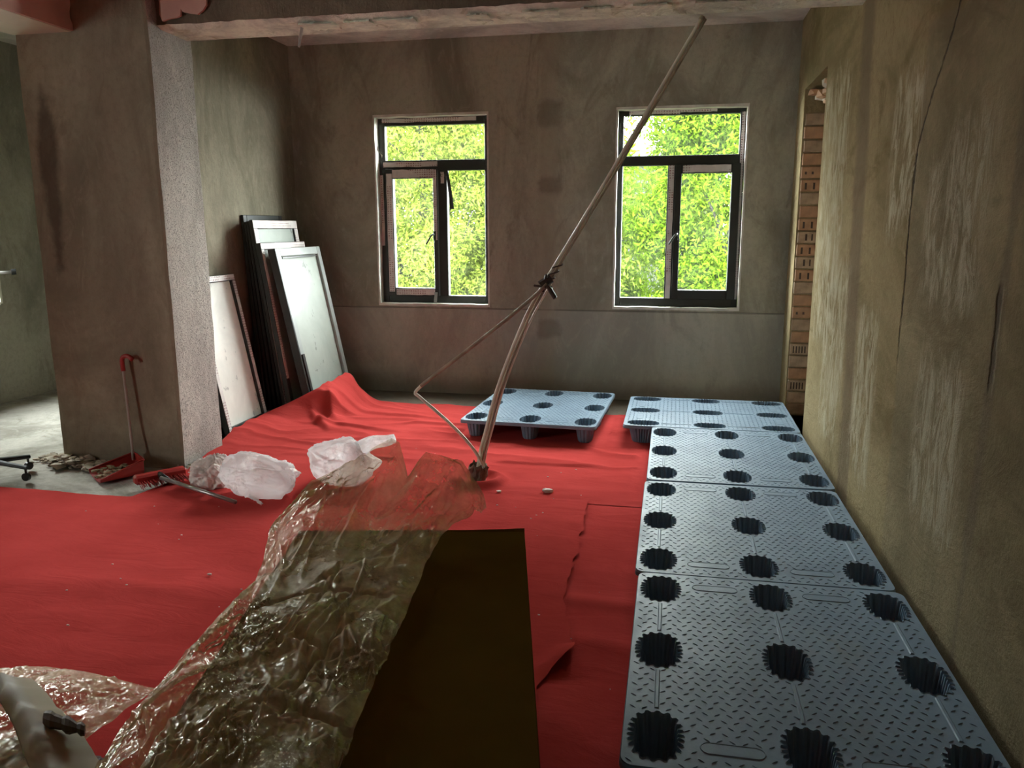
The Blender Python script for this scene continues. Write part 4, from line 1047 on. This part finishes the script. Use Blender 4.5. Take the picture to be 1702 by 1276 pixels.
Lf = [(.0, (-.90, .80, .50)), (.12, (-.955, 1.00, .555)), (.30, (-1.00, 1.2, .575)), (.50, (-1.035, 1.447, .58)), (.70, (-1.075, 1.83, .585)), (.84, (-1.165, 2.08, .585)), (1.0, (-1.25, 2.27, .55))]
Rf = [(.0, (-.47, .80, .606)), (.12, (-.515, 1.00, .606)), (.30, (-.540, 1.24, .608)), (.50, (-.572, 1.485, .610)), (.70, (-.604, 1.775, .612)), (.84, (-.655, 2.10, .625)), (1.0, (-.547, 2.30, .66))]
FE = [(0, (-1.252, 2.25, .548)), (.2, (-1.096, 2.25, .721)), (.47, (-.835, 2.27, .872)), (.53, (-.812, 2.275, .86)), (.57, (-.79, 2.28, .745)), (.66, (-.734, 2.30, .822)), (.80, (-.62, 2.31, .80)), (.92, (-.555, 2.31, .70)), (1.0, (-.545, 2.30, .655))]
nu, nv = 230, 330; P = []
for j in range(nv+1):
    v = j/nv; L_, R_ = interp(Lf, v), interp(Rf, v); row = []
    for i in range(nu+1):
        u = i/nu
        x = L_[0]+(R_[0]-L_[0])*u; y = L_[1]+(R_[1]-L_[1])*u
        zb = .622+.020*math.sin(PI*u)+.012*fbm(x*4, y*4, 1)                      # lying on the carton
        edge = sst(u, 0, .16); z = L_[2]+(zb-L_[2])*edge; z = z+(R_[2]-z)*sst(u, .90, 1.0)
        k = sst(v, .74, 1.0)
        fx, fy, fz = interp(FE, u)
        if k > 0:
            x = x+(fx-x)*k; y = y+(fy-y)*k; z = z+(fz-z)*k**1.25
        c = crumple(x, y*.75, u*.4); am = .013+.014*(v > .5)*sst(v, .5, .8)
        am *= .35+.65*sst(abs(fbm(x*2.2, y*2.2, 5))*1.6+.35*(1-sst(u, .1, .4)), .15, .7)
        am *= 1-.6*sst(v, .93, 1.0)
        z2 = z+am*c*1.5; y2 = y-.012*k*c; x2 = x+.006*noise.noise(Vector((y*14, z*14, u*3)))*(1 if u < .1 or u > .9 else .5)
        if u > .15: z2 = max(z2, CH+.006) if (v < .8) else z2
        row.append((x2, y2, z2))
    P.append(row)
def patches(u, v):      # folds gather in patches, calmer film between them
    k = .5+.5*np.sin(u*5.1+1.3*np.sin(v*7.0)+.6)*np.sin(v*13.0+2.2*np.sin(u*4.0))
    return .12+1.0*k**2
P = creases(P, 620, 5, .62, 1.5, (.004, .011), (.004, .009), (.03, .13), patches)
P0 = P; P = creases(P, 55, 9, .62, 1.5, (.008, .016), (.008, .016), (.10, .30))
P = [[(p[0], p[1], max(p[2], CH+.006)) if q[2] > CH-.004 else p for p, q in zip(r1, r0)] for r1, r0 in zip(P, P0)]
tag(MB().grid(P).build('plastic_film', M['film'], smooth=True), 'crumpled clear plastic film draped over the dark carton', 'plastic film', 'clear plastic film sheets')

# ------------------------------------------------------------------ wrapped bundle in the near corner with paper, offcut and film
vs, fs = blob((-1.64, 1.40, .10), (.33, .27, .115), 51, 6, 50, .14)
tag(MB().add(vs, fs).build('black_bundle', M['bundle'], smooth=True), 'dark crumpled plastic bundle under film in the near corner', 'bundle')
P = []; nu, nv = 150, 110
for j in range(nv+1):
    v = j/nv; row = []
    for i in range(nu+1):
        u = i/nu; x = -2.15+.80*u; y = 1.05+.76*v+.03*math.sin(u*5)
        d2 = ((x+1.62)/.40)**2+((y-1.42)/.34)**2
        z = .30-.05*max(0, d2-.5)-.10*(1-sst(v, 0, .3)); c = crumple(x*1.2, y*.9, 3.3)
        row.append((x+.005*noise.noise(Vector((x*9, y*9, 4))), y, z+.022*c*(1-.8*sst(v, .9, 1))))
    P.append(row)
P = creases(P, 300, 6, .8, .76, (.004, .010), (.004, .009), (.03, .12), patches)
P = creases(P, 30, 8, .8, .76, (.008, .015), (.008, .014), (.08, .2))
tag(MB().grid(P).build('plastic_film', M['film'], smooth=True), 'clear crackled film over the dark bundle in the near corner', 'plastic film', 'clear plastic film sheets')
P = []
for k in range(40):
    t = k/39; x = -1.66+.44*t; y = 1.615-.30*t; z = .335+.02*math.sin(t*3)+.004*fbm(t*6, 2); w_ = .62+.30*t+.05*fbm(t*3, 1)
    P.append([(x+a*w_, y+a*.92*w_, z+c+.006*fbm(t*5, a*30)) for a, c in ((-.060, .012), (-.035, .040), (.004, .016), (.040, .002), (.042, -.001), (.002, .012), (-.037, .036), (-.062, .009))])
tag(MB().grid(P, True).build('masking_paper', M['masking'], smooth=True), 'folded strip of beige masking paper lying on the clear film', 'paper')
P = []
for k in range(12):
    t = k/11; c = Vector((-1.40+.12*t, 1.425-.015*t, .392-.006*t)); r_ = .020*(1+.8*fbm(t*5, 3))*(.6+.4*math.sin(PI*min(1, t*1.15+.1)))
    P.append([(c.x+r_*math.cos(a)*.8, c.y+r_*math.cos(a)*-1.2, c.z+r_*.8*math.sin(a)) for a in [2*PI*q/8 for q in range(8)]])
mb = MB().grid(P, True); mb.add(P[0], [tuple(range(8))]); mb.add(P[-1], [tuple(range(8))])
tag(mb.build('wood_offcut', M['wood']), 'dark splintered offcut wedged between paper and carton film', 'offcut')

# ------------------------------------------------------------------ outdoors: ground, trees, pale house
tag(MB().box((-40, YB+.3, -6.7), (30, 60, -6.6)).build('ground', M['grass']), 'grassy ground below the windows', 'ground', kind='structure')
tag(MB().box((-40, -10, -6.7), (XL-.4, YB+.3, -6.6)).build('ground', M['grass']), 'grassy ground beside the far side wall', 'ground', kind='structure')
def leaves(n, sampler, seed, ln=.10, wd=.034):
    rng = np.random.default_rng(seed); c = sampler(rng, n)
    d = rng.normal(size=(n, 3)); d[:, 2] -= .35; d /= np.linalg.norm(d, axis=1, keepdims=True)
    e = rng.normal(size=(n, 3)); e -= (e*d).sum(1, keepdims=True)*d; e /= np.linalg.norm(e, axis=1, keepdims=True)
    s = rng.uniform(.6, 1.4, (n, 1)); a = d*ln*s*.5; b = e*wd*s*.5
    v = np.stack([c-a, c+b, c+a, c-b], 1).reshape(-1, 3)
    return v
def leaf_mesh(name, v, mat):
    n = len(v)//4; me = bpy.data.meshes.new(name); me.vertices.add(n*4); me.vertices.foreach_set('co', v.astype(np.float32).ravel())
    me.loops.add(n*4); me.loops.foreach_set('vertex_index', np.arange(n*4, dtype=np.int32)); me.polygons.add(n)
    me.polygons.foreach_set('loop_start', np.arange(0, n*4, 4, dtype=np.int32)); me.polygons.foreach_set('loop_total', np.full(n, 4, dtype=np.int32))
    me.update(calc_edges=True); me.materials.append(mat); return me
def tree(label, base, crown, seed, n, mat, clump=90, ln=.10):
    """crown = (cx, cy, cz, rx, ry, rz)"""
    th = Thing('tree', label, 'tree', base, 'trees outside the windows'); rnd = random.Random(seed)
    cx, cy_, cz, rx, ry, rz = crown
    rng0 = np.random.default_rng(seed+7)
    u = rng0.normal(size=(clump, 3)); u /= np.linalg.norm(u, axis=1, keepdims=True); u *= rng0.uniform(.25, 1.0, (clump, 1))**.5
    cent = np.array([cx, cy_, cz])+u*np.array([rx, ry, rz]); cr = rng0.uniform(.45, 1.0, clump)*max(.95, ln/.16)
    def samp(rng, m):
        k = rng.integers(0, clump, m); g_ = rng.normal(size=(m, 3)); g_ /= np.linalg.norm(g_, axis=1, keepdims=True); g_ *= rng.uniform(.3, 1, (m, 1))**.6
        return cent[k]+g_*cr[k][:, None]
    v = leaves(n, samp, seed, ln, ln*.34)
    o = bpy.data.objects.new('crown', leaf_mesh('crown', v-np.array(base), M[mat])); COL.objects.link(o); o.parent = th.e; o['kind'] = 'stuff'
    top = (cx, cy_, cz+rz*.5)
    th.part('trunk', MB().tube(spline([base, (base[0]+.1, base[1], base[2]*.5+cz*.5-1), (cx, cy_, cz-rz*.4), top], 6), [.24-.010*k for k in range(19)], 10), M['bark'], True)
    for k in range(12):
        q = cent[rnd.randrange(clump)]; s_ = (cx, cy_, cz-rz*(.6-.07*k)); m_ = ((s_[0]+q[0])/2+rnd.uniform(-.2, .2), (s_[1]+q[1])/2, (s_[2]+q[2])/2+.2)
        th.part('branch', MB().tube(spline([s_, m_, tuple(q)], 5), [.06-.0045*i for i in range(11)], 6), M['bark'], True)
GZ = -6.6
for lab, x, y, cz, rx, ry, rz, sd, cnt, mt, cl2, ln2 in (
    ('leafy tree outside the window beside the stacked sashes', -6.0, 19.0, 1.6, 2.5, 1.6, 5.8, 1, 130000, 'leaf2', 210, .125),
    ('leafy tree outside the window beside the pale wall', 1.4, 19.0, 1.5, 2.3, 1.6, 6.0, 2, 130000, 'leaf', 210, .125),
    ('slender leafy tree outdoors between the two windows', -2.35, 18.6, .6, 1.05, 1.2, 5.0, 3, 30000, 'leaf2', 80, .14),
    ('broad paler tree farther off behind the sash side window', -8.7, 25.0, 2.0, 3.6, 1.8, 6.6, 4, 60000, 'leaf2', 170, .22),
    ('broad paler tree farther off behind the window by the recess', 3.2, 25.5, 2.0, 3.4, 1.8, 7.0, 5, 55000, 'leaf2', 170, .22),
    ('darker tree in the gap far behind the middle of the wall', -3.2, 25.2, .6, 2.2, 1.6, 5.8, 6, 38000, 'leaf', 120, .22)):
    tree(lab, (x, y, GZ), (x, y, cz, rx, ry, rz), sd, cnt, mt, cl2, ln2)
for lab, x, y, sd in (('unseen dense tree added to dim the far side window past the pillar', -12.5, 6.5, 11), ('second unseen dense tree added as light blocker beside the far side wall nearer the viewer', -12.5, -.9, 12)):  # unseen trees added to block sky light at the side windows
    tree(lab, (x, y, GZ), (x, y, 1.2, 1.4, 2.4, 6.0), sd, 22000, 'leaf', 90, .28)
hs = Thing('house', 'pale low house glimpsed beyond the trees through the window by the recess', 'house', (-1.2, 36, -6.6))
hs.part('house_wall', MB().box((-6.5, 34.5, -6.6), (2.0, 40, 4.4)), M['house'])
hs.part('house_roof', MB().add([(-7.0, 34.0, 4.3), (2.5, 34.0, 4.3), (2.5, 40.5, 4.3), (-7.0, 40.5, 4.3), (-7.0, 37.2, 5.6), (2.5, 37.2, 5.6)], [(0,1,5,4),(3,4,5,2),(0,4,3),(1,2,5),(0,3,2,1)]), M['roof'])
